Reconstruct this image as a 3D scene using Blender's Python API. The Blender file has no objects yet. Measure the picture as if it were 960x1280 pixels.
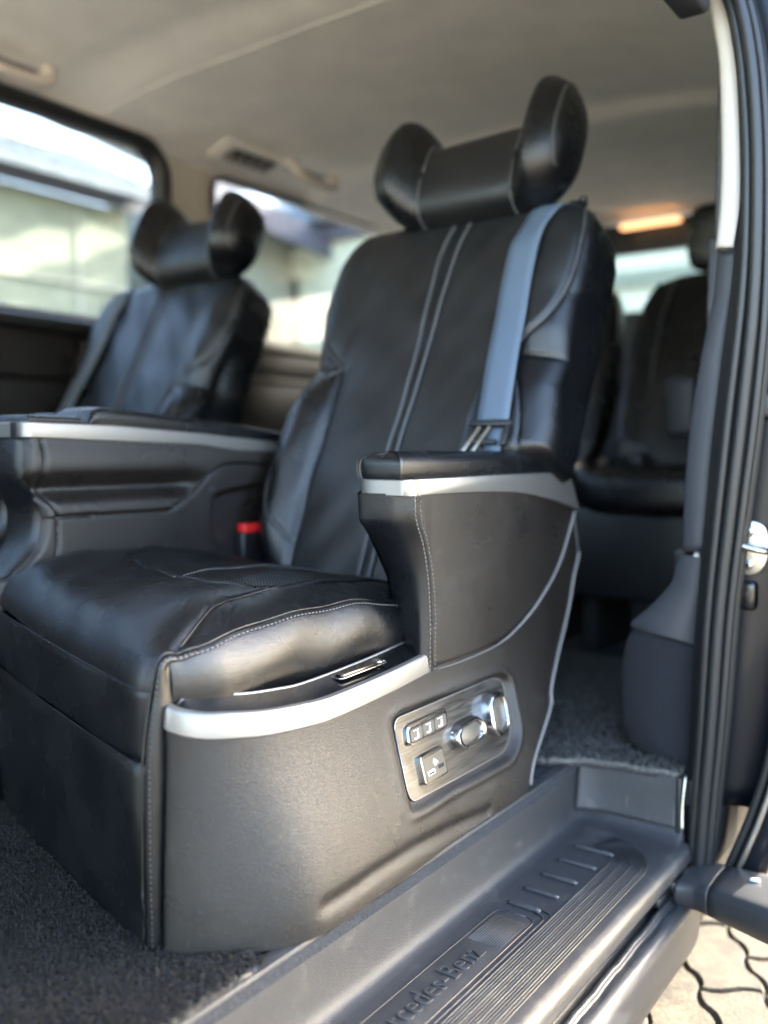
import bpy, bmesh, math, random
import numpy as np
from mathutils import Vector, Matrix
random.seed(4); rng = np.random.default_rng(4)
R = math.radians
scene = bpy.context.scene
COL = scene.collection

# ------------------------------------------------------------------ camera, sky, sun, exposure
cam_d = bpy.data.cameras.new('camera'); cam = bpy.data.objects.new('camera', cam_d); COL.objects.link(cam)
YAW, PITCH = R(35.97), R(3.95)
cam.location = (0, 0, 0.57)
cam.rotation_euler = (R(90) - PITCH, 0, YAW)
cam_d.sensor_width = 36; cam_d.lens = 1130 / 1280 * 36
cam_d.clip_start = .02; cam_d.clip_end = 500
cam_d.dof.use_dof = True; cam_d.dof.focus_distance = 1.22; cam_d.dof.aperture_fstop = 1.5
scene.camera = cam

world = bpy.data.worlds.new('World'); scene.world = world; world.use_nodes = True
SUN_DIR = Vector((-.8, -2.7, -1.05)).normalized()          # the way the light travels
elev = math.asin(-SUN_DIR.z)
nt = world.node_tree; bg = nt.nodes['Background']
sky = nt.nodes.new('ShaderNodeTexSky'); sky.sky_type = 'NISHITA'; sky.sun_disc = False
sky.sun_elevation = elev; sky.sun_rotation = math.atan2(-SUN_DIR.x, -SUN_DIR.y)
sky.air_density = 1.0; sky.dust_density = 3.0
nt.links.new(sky.outputs[0], bg.inputs[0]); bg.inputs[1].default_value = .15
sun_d = bpy.data.lights.new('sun', 'SUN'); sun_d.energy = 2.0; sun_d.angle = R(.5); sun_d.color = (1, .95, .86)
sun = bpy.data.objects.new('sun', sun_d); COL.objects.link(sun)
sun.rotation_euler = SUN_DIR.to_track_quat('-Z', 'Y').to_euler(); sun.location = (1, -3, 6)
scene.view_settings.view_transform = 'Standard'; scene.view_settings.look = 'None'
scene.view_settings.gamma = 1; scene.view_settings.exposure = 4.35
scene.cycles.max_bounces = 12; scene.cycles.diffuse_bounces = 6

# ------------------------------------------------------------------ materials
def new_mat(name):
    m = bpy.data.materials.new(name); m.use_nodes = True
    return m, m.node_tree.nodes, m.node_tree.links, m.node_tree.nodes['Principled BSDF']
def simple(name, col, rough=.5, metal=0, spec=.5, coat=0, grain=0, gscale=600, bump=0, var=0):
    m, N, L, b = new_mat(name)
    b.inputs['Base Color'].default_value = (*col, 1); b.inputs['Roughness'].default_value = rough
    b.inputs['Metallic'].default_value = metal; b.inputs['Specular IOR Level'].default_value = spec
    b.inputs['Coat Weight'].default_value = coat; b.inputs['Coat Roughness'].default_value = .08
    tc = N.new('ShaderNodeTexCoord')
    if bump:
        n = N.new('ShaderNodeTexNoise'); n.inputs['Scale'].default_value = gscale; n.inputs['Detail'].default_value = 3
        L.new(tc.outputs['Object'], n.inputs[0])
        bp = N.new('ShaderNodeBump'); bp.inputs['Strength'].default_value = bump; bp.inputs['Distance'].default_value = .001
        L.new(n.outputs[0], bp.inputs['Height']); L.new(bp.outputs[0], b.inputs['Normal'])
    if grain or var:
        n = N.new('ShaderNodeTexNoise'); n.inputs['Scale'].default_value = gscale if grain else 9; n.inputs['Detail'].default_value = 4
        L.new(tc.outputs['Object'], n.inputs[0])
        r = N.new('ShaderNodeMapRange'); a = grain or var
        r.inputs['From Min'].default_value = .3; r.inputs['From Max'].default_value = .7
        r.inputs['To Min'].default_value = 1 - a; r.inputs['To Max'].default_value = 1 + a
        L.new(n.outputs[0], r.inputs[0])
        mx = N.new('ShaderNodeVectorMath'); mx.operation = 'SCALE'; mx.inputs[0].default_value = col
        L.new(r.outputs[0], mx.inputs['Scale']); L.new(mx.outputs[0], b.inputs['Base Color'])
    return m
def leather(name, col, rough=.38, scale=620, bump=.22, spec=.5):
    m, N, L, b = new_mat(name)
    b.inputs['Specular IOR Level'].default_value = spec
    tc = N.new('ShaderNodeTexCoord')
    dn = N.new('ShaderNodeTexNoise'); dn.inputs['Scale'].default_value = scale * .6; L.new(tc.outputs['Object'], dn.inputs[0])
    mixv = N.new('ShaderNodeMixRGB'); mixv.inputs[0].default_value = .004
    L.new(tc.outputs['Object'], mixv.inputs[1]); L.new(dn.outputs['Color'], mixv.inputs[2])
    v = N.new('ShaderNodeTexVoronoi'); v.inputs['Scale'].default_value = scale; v.feature = 'SMOOTH_F1'
    v.inputs['Smoothness'].default_value = .35; L.new(mixv.outputs[0], v.inputs['Vector'])
    bp = N.new('ShaderNodeBump'); bp.inputs['Strength'].default_value = bump; bp.inputs['Distance'].default_value = .0007
    bp.invert = True
    L.new(v.outputs['Distance'], bp.inputs['Height'])
    n2 = N.new('ShaderNodeTexNoise'); n2.inputs['Scale'].default_value = 34; n2.inputs['Detail'].default_value = 3
    L.new(tc.outputs['Object'], n2.inputs[0])
    bp2 = N.new('ShaderNodeBump'); bp2.inputs['Strength'].default_value = .10; bp2.inputs['Distance'].default_value = .004
    L.new(n2.outputs[0], bp2.inputs['Height']); L.new(bp.outputs[0], bp2.inputs['Normal']); L.new(bp2.outputs[0], b.inputs['Normal'])
    n3 = N.new('ShaderNodeTexNoise'); n3.inputs['Scale'].default_value = 11; n3.inputs['Detail'].default_value = 5
    L.new(tc.outputs['Object'], n3.inputs[0])
    r = N.new('ShaderNodeMapRange'); r.inputs['From Min'].default_value = .3; r.inputs['From Max'].default_value = .7
    r.inputs['To Min'].default_value = rough - .05; r.inputs['To Max'].default_value = rough + .06
    L.new(n3.outputs[0], r.inputs[0]); L.new(r.outputs[0], b.inputs['Roughness'])
    r2 = N.new('ShaderNodeMapRange'); r2.inputs['From Min'].default_value = .3; r2.inputs['From Max'].default_value = .7
    r2.inputs['To Min'].default_value = .8; r2.inputs['To Max'].default_value = 1.2
    L.new(n3.outputs[0], r2.inputs[0])
    mx = N.new('ShaderNodeVectorMath'); mx.operation = 'SCALE'; mx.inputs[0].default_value = col
    L.new(r2.outputs[0], mx.inputs['Scale']); L.new(mx.outputs[0], b.inputs['Base Color'])
    return m
def perforated(name, col, rough, pitch=.0062, ax=(0, 1)):
    m = leather(name, col, rough, bump=.12)
    N, L = m.node_tree.nodes, m.node_tree.links; b = N['Principled BSDF']
    tc = N.new('ShaderNodeTexCoord'); sx = N.new('ShaderNodeSeparateXYZ'); L.new(tc.outputs['Object'], sx.inputs[0])
    def frac(o, off=0):
        a = N.new('ShaderNodeMath'); a.operation = 'MULTIPLY_ADD'; a.inputs[1].default_value = 1 / pitch; a.inputs[2].default_value = off
        L.new(o, a.inputs[0]); f = N.new('ShaderNodeMath'); f.operation = 'FRACT'; L.new(a.outputs[0], f.inputs[0])
        s = N.new('ShaderNodeMath'); s.operation = 'SUBTRACT'; s.inputs[1].default_value = .5; L.new(f.outputs[0], s.inputs[0])
        q = N.new('ShaderNodeMath'); q.operation = 'POWER'; q.inputs[1].default_value = 2; L.new(s.outputs[0], q.inputs[0]); return q.outputs[0]
    a1 = frac(sx.outputs[ax[0]]); a2 = frac(sx.outputs[ax[1]])
    s = N.new('ShaderNodeMath'); s.operation = 'ADD'; L.new(a1, s.inputs[0]); L.new(a2, s.inputs[1])
    lt = N.new('ShaderNodeMath'); lt.operation = 'LESS_THAN'; lt.inputs[1].default_value = .10; L.new(s.outputs[0], lt.inputs[0])
    src = b.inputs['Base Color'].links[0].from_socket
    mix = N.new('ShaderNodeMixRGB'); mix.inputs[2].default_value = (.002, .002, .002, 1)
    L.new(lt.outputs[0], mix.inputs[0]); L.new(src, mix.inputs[1]); L.new(mix.outputs[0], b.inputs['Base Color'])
    bp = N.new('ShaderNodeBump'); bp.invert = True; bp.inputs['Strength'].default_value = .6; bp.inputs['Distance'].default_value = .0015
    iv = N.new('ShaderNodeMath'); iv.operation = 'MULTIPLY_ADD'; iv.inputs[1].default_value = -.5; iv.inputs[2].default_value = .5; L.new(lt.outputs[0], iv.inputs[0]); L.new(iv.outputs[0], b.inputs['Specular IOR Level'])
    old = b.inputs['Normal'].links[0].from_socket
    L.new(lt.outputs[0], bp.inputs['Height']); L.new(old, bp.inputs['Normal']); L.new(bp.outputs[0], b.inputs['Normal'])
    return m

M = {}
def weather(m, col, scale=14, lo=.56, hi=.72, amt=.5):
    """dust and scuffs with a shape of their own over a material's colour"""
    N, L = m.node_tree.nodes, m.node_tree.links; b = N['Principled BSDF']; tc = N.new('ShaderNodeTexCoord')
    n = N.new('ShaderNodeTexNoise'); n.inputs['Scale'].default_value = scale; n.inputs['Detail'].default_value = 9; n.inputs['Roughness'].default_value = .72; L.new(tc.outputs['Object'], n.inputs[0])
    r = N.new('ShaderNodeMapRange'); r.inputs['From Min'].default_value = lo; r.inputs['From Max'].default_value = hi; r.inputs['To Max'].default_value = amt; L.new(n.outputs[0], r.inputs[0])
    mp = N.new('ShaderNodeMapping'); mp.inputs['Rotation'].default_value = (0, 0, .5); mp.inputs['Scale'].default_value = (260, 9, 30); L.new(tc.outputs['Object'], mp.inputs[0])
    n2 = N.new('ShaderNodeTexNoise'); n2.inputs['Scale'].default_value = 1; n2.inputs['Detail'].default_value = 2; L.new(mp.outputs[0], n2.inputs[0])
    r2 = N.new('ShaderNodeMapRange'); r2.inputs['From Min'].default_value = .70; r2.inputs['From Max'].default_value = .76; r2.inputs['To Max'].default_value = amt; L.new(n2.outputs[0], r2.inputs[0])
    mx0 = N.new('ShaderNodeMath'); mx0.operation = 'MAXIMUM'; L.new(r.outputs[0], mx0.inputs[0]); L.new(r2.outputs[0], mx0.inputs[1])
    mix = N.new('ShaderNodeMixRGB'); mix.inputs[2].default_value = (*col, 1); L.new(mx0.outputs[0], mix.inputs[0])
    if b.inputs['Base Color'].links: L.new(b.inputs['Base Color'].links[0].from_socket, mix.inputs[1])
    else: mix.inputs[1].default_value = b.inputs['Base Color'].default_value
    L.new(mix.outputs[0], b.inputs['Base Color'])
M['leather'] = leather('black leather', (.0045, .005, .006), .26, scale=760, bump=.4)
M['leather_back'] = leather('matt black leather of the backrest', (.007, .0075, .008), .42, bump=.3)
M['leather_grey'] = leather('dark taupe vinyl', (.0125, .0102, .0088), .30, scale=820, bump=.6)
M['perf'] = perforated('perforated black leather', (.010, .011, .012), .36)
M['perf_back'] = perforated('perforated black back leather', (.009, .0095, .0105), .42, ax=(0, 2))
M['thread'] = simple('grey stitching thread', (.15, .14, .135), .7)
M['dark_thread'] = simple('dark stitching thread', (.06, .06, .062), .7)
M['piping'] = simple('grey piping cord', (.085, .085, .09), .45)
M['plastic'] = simple('dark grey moulded plastic', (.024, .025, .027), .42, bump=.25, gscale=900)
M['plastic_blue'] = simple('dark slate trim plastic', (.026, .028, .034), .55, bump=.3, gscale=800, grain=.12)
M['black'] = simple('black plastic', (.009, .0095, .011), .4)
M['void'] = simple('matt black underside', (.006, .006, .007), .8)
M['step'] = simple('speckled grey step plastic', (.030, .030, .032), .36, bump=.9, gscale=900, grain=.6)
weather(M['step'], (.16, .145, .12), amt=.38)
M['rubber'] = simple('black seal rubber', (.0125, .0125, .013), .42, bump=.1, gscale=300)
weather(M['leather_grey'], (.09, .078, .065), scale=7, lo=.60, hi=.82, amt=.35); weather(M['plastic'], (.12, .11, .095), scale=20, lo=.56, hi=.75, amt=.35)
M['silver'] = simple('satin silver trim', (.255, .25, .24), .42, metal=.8, bump=.10, gscale=900)
M['chrome'] = simple('polished chrome', (.48, .48, .49), .16, metal=1)
M['steel'] = simple('zinc plated steel', (.55, .53, .48), .32, metal=1, var=.2, bump=.15, gscale=200)
M['gloss_black'] = simple('gloss black inlay', (.004, .004, .0045), .2, coat=.2)
M['paint'] = simple('black vehicle paint', (.003, .004, .007), .35, spec=.25, coat=.15)
M['headliner'] = simple('beige grey headliner cloth', (.81, .785, .735), .95, bump=.35, gscale=700, var=.05, spec=.1)
M['cream'] = simple('cream pillar plastic', (.52, .48, .42), .6)
M['handle'] = simple('beige handle plastic', (.58, .53, .46), .5)
M['handle_shade'] = simple('beige plastic darkened as handle shade', (.22, .20, .17), .8)  # darker beige standing in for the shadow by the grab handles
M['belt'] = simple('blue grey seat belt webbing', (.075, .105, .148), .6)
_m = M['belt']; _N, _L = _m.node_tree.nodes, _m.node_tree.links; _t = _N.new('ShaderNodeTexCoord'); _w = _N.new('ShaderNodeTexWave'); _w.bands_direction = 'Z'; _w.inputs['Scale'].default_value = 85; _w.inputs['Distortion'].default_value = .4
_L.new(_t.outputs['Object'], _w.inputs[0]); _b = _N.new('ShaderNodeBump'); _b.inputs['Strength'].default_value = .7; _b.inputs['Distance'].default_value = .001; _L.new(_w.outputs[1], _b.inputs['Height']); _L.new(_b.outputs[0], _N['Principled BSDF'].inputs['Normal'])
M['belt_dark'] = simple('dark grey seat belt webbing', (.06, .065, .07), .7)
M['red'] = simple('red buckle button', (.62, .02, .02), .35)
M['carpet'] = simple('charcoal loop carpet', (.035, .036, .04), .95, grain=.6, gscale=500, bump=.8, spec=.1)
M['fuzz'] = simple('charcoal carpet fibre', (.034, .030, .026), .9, spec=.15, grain=.5, gscale=230)
M['fuzz_grey'] = simple('grey carpet fibre', (.085, .080, .074), .9, spec=.15, grain=.5, gscale=180)
M['cloth'] = simple('dark grey felt trim', (.019, .0205, .025), .9, bump=1.0, gscale=700, grain=.6, spec=.15)
M['cord'] = simple('frayed mat edging', (.12, .10, .075), .9, grain=.5, gscale=400)
M['lamp'] = None
M['icon'] = simple('white printed symbol', (.75, .75, .72), .5)
M['socket'] = simple('bronze grey key face', (.07, .062, .05), .35)
m, N, L, b = new_mat('warm interior lamp'); b.inputs['Base Color'].default_value = (.9, .5, .25, 1)
b.inputs['Emission Color'].default_value = (1, .5, .22, 1); b.inputs['Emission Strength'].default_value = .14; M['lamp'] = m
# grey wood grain
m, N, L, b = new_mat('grey grained wood veneer'); tc = N.new('ShaderNodeTexCoord'); mp = N.new('ShaderNodeMapping')
mp.inputs['Scale'].default_value = (10, 9, 210); L.new(tc.outputs['Object'], mp.inputs[0])
n = N.new('ShaderNodeTexNoise'); n.inputs['Scale'].default_value = 1.6; n.inputs['Detail'].default_value = 6; n.inputs['Distortion'].default_value = .6
L.new(mp.outputs[0], n.inputs[0]); cr = N.new('ShaderNodeValToRGB'); L.new(n.outputs[0], cr.inputs[0])
cr.color_ramp.elements[0].position = .36; cr.color_ramp.elements[0].color = (.010, .009, .0085, 1)
cr.color_ramp.elements[1].position = .66; cr.color_ramp.elements[1].color = (.062, .056, .050, 1)
L.new(cr.outputs[0], b.inputs['Base Color']); b.inputs['Roughness'].default_value = .3; b.inputs['Coat Weight'].default_value = .5
M['wood'] = m
# glass
m, N, L, b = new_mat('window glass'); N.remove(b); out = N['Material Output']
tr = N.new('ShaderNodeBsdfTransparent'); tr.inputs[0].default_value = (.74, .75, .75, 1); gl = N.new('ShaderNodeBsdfGlossy'); gl.inputs['Roughness'].default_value = .02
fr = N.new('ShaderNodeLayerWeight'); pw = N.new('ShaderNodeMath'); pw.operation = 'POWER'; pw.inputs[1].default_value = 4.5
ad = N.new('ShaderNodeMath'); ad.operation = 'MULTIPLY_ADD'; ad.inputs[1].default_value = .6; ad.inputs[2].default_value = .03; mx = N.new('ShaderNodeMixShader')
L.new(fr.outputs['Facing'], pw.inputs[0]); L.new(pw.outputs[0], ad.inputs[0]); L.new(ad.outputs[0], mx.inputs[0]); L.new(tr.outputs[0], mx.inputs[1]); L.new(gl.outputs[0], mx.inputs[2]); L.new(mx.outputs[0], out.inputs[0])
M['glass'] = m
# paving stone: sandy concrete, tint by object
m, N, L, b = new_mat('sandy concrete paver'); tc = N.new('ShaderNodeTexCoord'); geo = N.new('ShaderNodeNewGeometry'); oi = N.new('ShaderNodeObjectInfo')
n = N.new('ShaderNodeTexNoise'); n.inputs['Scale'].default_value = 170; n.inputs['Detail'].default_value = 5; L.new(geo.outputs['Position'], n.inputs[0])
n2 = N.new('ShaderNodeTexNoise'); n2.inputs['Scale'].default_value = 26; n2.inputs['Detail'].default_value = 8; L.new(geo.outputs['Position'], n2.inputs[0])
cr = N.new('ShaderNodeValToRGB'); L.new(n2.outputs[0], cr.inputs[0]); cr.color_ramp.elements[0].position = .3; cr.color_ramp.elements[0].color = (.036, .026, .015, 1)
cr.color_ramp.elements[1].position = .68; cr.color_ramp.elements[1].color = (.088, .066, .039, 1)
r = N.new('ShaderNodeMapRange'); r.inputs['From Min'].default_value = .3; r.inputs['From Max'].default_value = .7; r.inputs['To Min'].default_value = .45; r.inputs['To Max'].default_value = 1.45; L.new(n.outputs[0], r.inputs[0])
r2 = N.new('ShaderNodeMapRange'); r2.inputs['To Min'].default_value = .82; r2.inputs['To Max'].default_value = 1.12; L.new(oi.outputs['Random'], r2.inputs[0])
mu = N.new('ShaderNodeMath'); mu.operation = 'MULTIPLY'; L.new(r.outputs[0], mu.inputs[0]); L.new(r2.outputs[0], mu.inputs[1])
sc = N.new('ShaderNodeVectorMath'); sc.operation = 'SCALE'; L.new(cr.outputs[0], sc.inputs[0]); L.new(mu.outputs[0], sc.inputs['Scale']); L.new(sc.outputs[0], b.inputs['Base Color'])
bp = N.new('ShaderNodeBump'); bp.inputs['Strength'].default_value = .6; bp.inputs['Distance'].default_value = .002; L.new(n.outputs[0], bp.inputs['Height']); L.new(bp.outputs[0], b.inputs['Normal'])
b.inputs['Roughness'].default_value = .9; M['paver'] = m
M['sand'] = simple('dark joint sand', (.022, .018, .012), .95, grain=.4, gscale=120)
M['wall_green'] = simple('pale green rendered wall', (.25, .27, .20), .9, var=.12)
M['wall_cream'] = simple('cream rendered wall', (.36, .36, .29), .9, var=.12)
M['wall_white'] = simple('off white rendered wall', (.66, .66, .50), .9, var=.08)
M['tin'] = simple('weathered tin roof sheet', (.13, .16, .18), .75, metal=0, var=.25)
M['fascia'] = simple('dark fascia board', (.10, .10, .13), .7)
M['brown_door'] = simple('brown wooden door', (.16, .12, .09), .6)
M['teal'] = simple('teal window frame', (.08, .16, .17), .5)
M['pane_dark'] = simple('dark house window pane', (.05, .06, .06), .1)
m, N, L, b = new_mat('far ground'); tc = N.new('ShaderNodeNewGeometry'); n = N.new('ShaderNodeTexNoise'); n.inputs['Scale'].default_value = 2.5; n.inputs['Detail'].default_value = 8
L.new(tc.outputs['Position'], n.inputs[0]); cr = N.new('ShaderNodeValToRGB'); L.new(n.outputs[0], cr.inputs[0]); cr.color_ramp.elements[0].color = (.28, .23, .16, 1); cr.color_ramp.elements[1].color = (.46, .39, .29, 1)
cr.color_ramp.elements[0].position = .3; cr.color_ramp.elements[1].position = .7
L.new(cr.outputs[0], b.inputs['Base Color']); b.inputs['Roughness'].default_value = .95; M['ground'] = m

# ------------------------------------------------------------------ building helpers
class TF:                       # current placing of things that are built from one description
    cx, m, dy = -1.03, 1, 0
def tf(P):
    P = np.asarray(P, float).copy()
    P[..., 0] = TF.cx + TF.m * (P[..., 0] + 1.03); P[..., 1] += TF.dy
    return P
def thing(name, label, cat, loc, group=None):
    o = bpy.data.objects.new(name, None); COL.objects.link(o); o.location = loc; o.empty_display_size = .1
    o['label'] = label; o['category'] = cat
    if group: o['group'] = group
    return o
def wloc(o):
    v = Vector((0, 0, 0))
    while o is not None: v = v + Vector(o.location); o = o.parent
    return v
def mk(name, V, F, mat, parent=None, smooth=True, local=False, edge=None, stuff=False):
    V = np.asarray(V, float).reshape(-1, 3)
    if not local: V = tf(V)
    if parent is not None: V = V - np.array(wloc(parent))
    me = bpy.data.meshes.new(name)
    if TF.m < 0 and not local: F = [tuple(reversed(f)) for f in F]
    me.from_pydata(V.tolist(), [], [tuple(int(i) for i in f) for f in F]); me.materials.append(M[mat] if isinstance(mat, str) else mat)
    me.update()
    o = bpy.data.objects.new(name, me); COL.objects.link(o)
    if parent is not None: o.parent = parent
    if smooth:
        me.polygons.foreach_set('use_smooth', [True] * len(me.polygons))
        if edge is not None: me.set_sharp_from_angle(angle=R(edge))
    if stuff: o['kind'] = 'stuff'
    return o
def grid(name, P, mat, parent, mask=None, cu=False, cv=False, thick=0, rev=False, **kw):
    P = np.asarray(P, float); nu, nv = P.shape[:2]; F = []
    for i in range(nu if cu else nu - 1):
        for j in range(nv if cv else nv - 1):
            if mask is not None and not mask[i, j]: continue
            i2, j2 = (i + 1) % nu, (j + 1) % nv
            f = (i * nv + j, i2 * nv + j, i2 * nv + j2, i * nv + j2); F.append(f[::-1] if rev else f)
    V = P.reshape(-1, 3)
    used = np.unique(np.array(F).ravel()); mp = -np.ones(len(V), int); mp[used] = np.arange(len(used))
    F = [tuple(mp[list(f)]) for f in F]
    o = mk(name, V[used], F, mat, parent, **kw)
    if thick:
        s = o.modifiers.new('thickness', 'SOLIDIFY'); s.thickness = thick; s.offset = -1
    return o
def cat(pts, n=60, closed=False):
    P = np.asarray(pts, float); k = len(P); out = []
    m = k if closed else k - 1
    for i in range(m):
        p0 = P[(i - 1) % k] if closed or i > 0 else 2 * P[0] - P[1]
        p1, p2 = P[i], P[(i + 1) % k]
        p3 = P[(i + 2) % k] if closed or i + 2 < k else 2 * P[-1] - P[-2]
        q = max(2, int(round(n / m)))
        for t in np.linspace(0, 1, q, endpoint=False):
            out.append(.5 * ((2 * p1) + (-p0 + p2) * t + (2 * p0 - 5 * p1 + 4 * p2 - p3) * t * t + (-p0 + 3 * p1 - 3 * p2 + p3) * t ** 3))
    if not closed: out.append(P[-1])
    return np.array(out)
def resample(P, step):
    P = np.asarray(P, float); d = np.r_[0, np.cumsum(np.linalg.norm(np.diff(P, axis=0), axis=1))]
    n = max(2, int(d[-1] / step) + 1); t = np.linspace(0, d[-1], n)
    return np.stack([np.interp(t, d, P[:, k]) for k in range(P.shape[1])], 1)
def frames(P):
    P = np.asarray(P, float); T = np.gradient(P, axis=0); T /= np.linalg.norm(T, axis=1)[:, None] + 1e-12
    ref = np.array([0, 0, 1.]) if abs(T[:, 2]).mean() < .8 else np.array([1., 0, 0])
    A = np.cross(T, ref); A /= np.linalg.norm(A, axis=1)[:, None] + 1e-12
    return T, A, np.cross(A, T)
def tube(name, P, r, mat, parent, n=8, closed=False, flat=1.0, **kw):
    P = np.asarray(P, float); T, A, B = frames(P); r = np.broadcast_to(np.asarray(r, float), (len(P),))
    th = np.linspace(0, 2 * np.pi, n, endpoint=False)
    G = P[:, None] + (A[:, None] * np.cos(th)[None, :, None] + B[:, None] * np.sin(th)[None, :, None] * flat) * r[:, None, None]
    V = G.reshape(-1, 3); F = []
    k = len(P)
    for i in range(k if closed else k - 1):
        for j in range(n): a, b2 = i, (i + 1) % k; F.append((a * n + j, a * n + (j + 1) % n, b2 * n + (j + 1) % n, b2 * n + j))
    if not closed: F.append(tuple(range(n))[::-1]); F.append(tuple((k - 1) * n + j for j in range(n)))
    return mk(name, V, F, mat, parent, **kw)
def stitches(name, P, mat, parent, ln=.0042, gap=.0024, r=.00085, N=None):
    Q = resample(P, (ln + gap)); V = []; F = []
    for i in range(len(Q) - 1):
        a = Q[i]; b = Q[i] + (Q[i + 1] - Q[i]) * (ln / (ln + gap)); d = (b - a) / (np.linalg.norm(b - a) + 1e-9)
        u = np.cross(d, (.31, .2, .93)); u /= np.linalg.norm(u) + 1e-9; w = np.cross(d, u); mid = (a + b) / 2
        k = len(V); rr = r
        V.append(a)
        for t in range(4): V.append(mid - d * ln * .3 + rr * (u * math.cos(t * 1.5708) + w * math.sin(t * 1.5708)))
        for t in range(4): V.append(mid + d * ln * .3 + rr * (u * math.cos(t * 1.5708) + w * math.sin(t * 1.5708)))
        V.append(b)
        for t in range(4):
            s = (t + 1) % 4
            F += [(k, k + 1 + t, k + 1 + s), (k + 1 + t, k + 5 + t, k + 5 + s, k + 1 + s), (k + 9, k + 5 + s, k + 5 + t)]
    return mk(name, V, F, mat, parent, stuff=True)
def rbox(name, lo, hi, mat, parent, bev=.004, seg=3, rot=None, taper=None, **kw):
    bm = bmesh.new(); bmesh.ops.create_cube(bm, size=1)
    lo, hi = np.array(lo, float), np.array(hi, float); c, s = (lo + hi) / 2, hi - lo
    for v in bm.verts: v.co = Vector((v.co.x * s[0], v.co.y * s[1], v.co.z * s[2]))
    if bev: bmesh.ops.bevel(bm, geom=bm.edges[:] + bm.verts[:], offset=min(bev, .49 * min(abs(s))), segments=seg, profile=.5, affect='EDGES')
    V = np.array([v.co[:] for v in bm.verts]); F = [[v.index for v in f.verts] for f in bm.faces]; bm.free()
    if taper is not None: V = taper(V, s)
    if rot is not None: V = V @ np.array(Matrix(rot))[:3, :3].T
    return mk(name, V + c, F, mat, parent, edge=35, **kw)
def prism(name, out2, axis, a, b, mat, parent, bev=.002, seg=2, hole=None, **kw):
    """outline in the two remaining axes (in x,y,z order) swept from a to b along axis, with a bevelled rim"""
    bm = bmesh.new(); ax = 'xyz'.index(axis); o = [i for i in range(3) if i != ax]
    def co(p, t):
        v = [0, 0, 0]; v[ax] = t; v[o[0]] = p[0]; v[o[1]] = p[1]; return v
    vs = [bm.verts.new(co(p, a)) for p in out2]; f = bm.faces.new(vs)
    r = bmesh.ops.extrude_face_region(bm, geom=[f]); d = [0, 0, 0]; d[ax] = b - a
    bmesh.ops.translate(bm, vec=d, verts=[v for v in r['geom'] if isinstance(v, bmesh.types.BMVert)])
    bmesh.ops.recalc_face_normals(bm, faces=bm.faces)
    if bev:
        es = [e for e in bm.edges if abs(e.verts[0].co[ax] - e.verts[1].co[ax]) < 1e-6 and abs(e.verts[0].co[ax] - b) < 1e-6]
        bmesh.ops.bevel(bm, geom=es, offset=bev, segments=seg, profile=.5, affect='EDGES', clamp_overlap=True)
    V = np.array([v.co[:] for v in bm.verts]); F = [[v.index for v in f.verts] for f in bm.faces]; bm.free()
    return mk(name, V, F, mat, parent, edge=40, **kw)
def rrect(y0, y1, z0, z1, r, n=5):
    out = []
    for cx, cz, a0 in ((y1 - r, z1 - r, 0), (y0 + r, z1 - r, 90), (y0 + r, z0 + r, 180), (y1 - r, z0 + r, 270)):
        for k in range(n + 1): a = R(a0 + 90 * k / n); out.append((cx + r * math.cos(a), cz + r * math.sin(a)))
    return out
def round_poly(pts, r, n=5):
    P = [np.array(p, float) for p in pts]; out = []
    for i, p in enumerate(P):
        a, b = P[i - 1] - p, P[(i + 1) % len(P)] - p; ra = min(r, .45 * np.linalg.norm(a)); rb = min(r, .45 * np.linalg.norm(b))
        A, B = p + a / np.linalg.norm(a) * ra, p + b / np.linalg.norm(b) * rb
        for t in np.linspace(0, 1, n): out.append(tuple((1 - t) ** 2 * A + 2 * t * (1 - t) * p + t * t * B))
    return out
def dist_poly(X, Y, pts):
    P = np.asarray(pts, float); D = np.full(X.shape, 9.)
    for a, b in zip(P[:-1], P[1:]):
        d = b - a; t = np.clip(((X - a[0]) * d[0] + (Y - a[1]) * d[1]) / (d @ d + 1e-12), 0, 1)
        D = np.minimum(D, np.hypot(X - a[0] - t * d[0], Y - a[1] - t * d[1]))
    return D
def inside(X, Y, poly):
    P = np.asarray(poly, float); c = np.zeros(X.shape, bool)
    for (x1, y1), (x2, y2) in zip(P, np.roll(P, -1, 0)):
        if y1 == y2: continue
        m = (y1 > Y) != (y2 > Y); c ^= m & (X < (x2 - x1) * (Y - y1) / (y2 - y1) + x1)
    return c
def sm(a, b, x):
    t = np.clip((x - a) / (b - a), 0, 1); return t * t * (3 - 2 * t)
def cellmid(A): return .25 * (A[:-1, :-1] + A[1:, :-1] + A[:-1, 1:] + A[1:, 1:])

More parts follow.
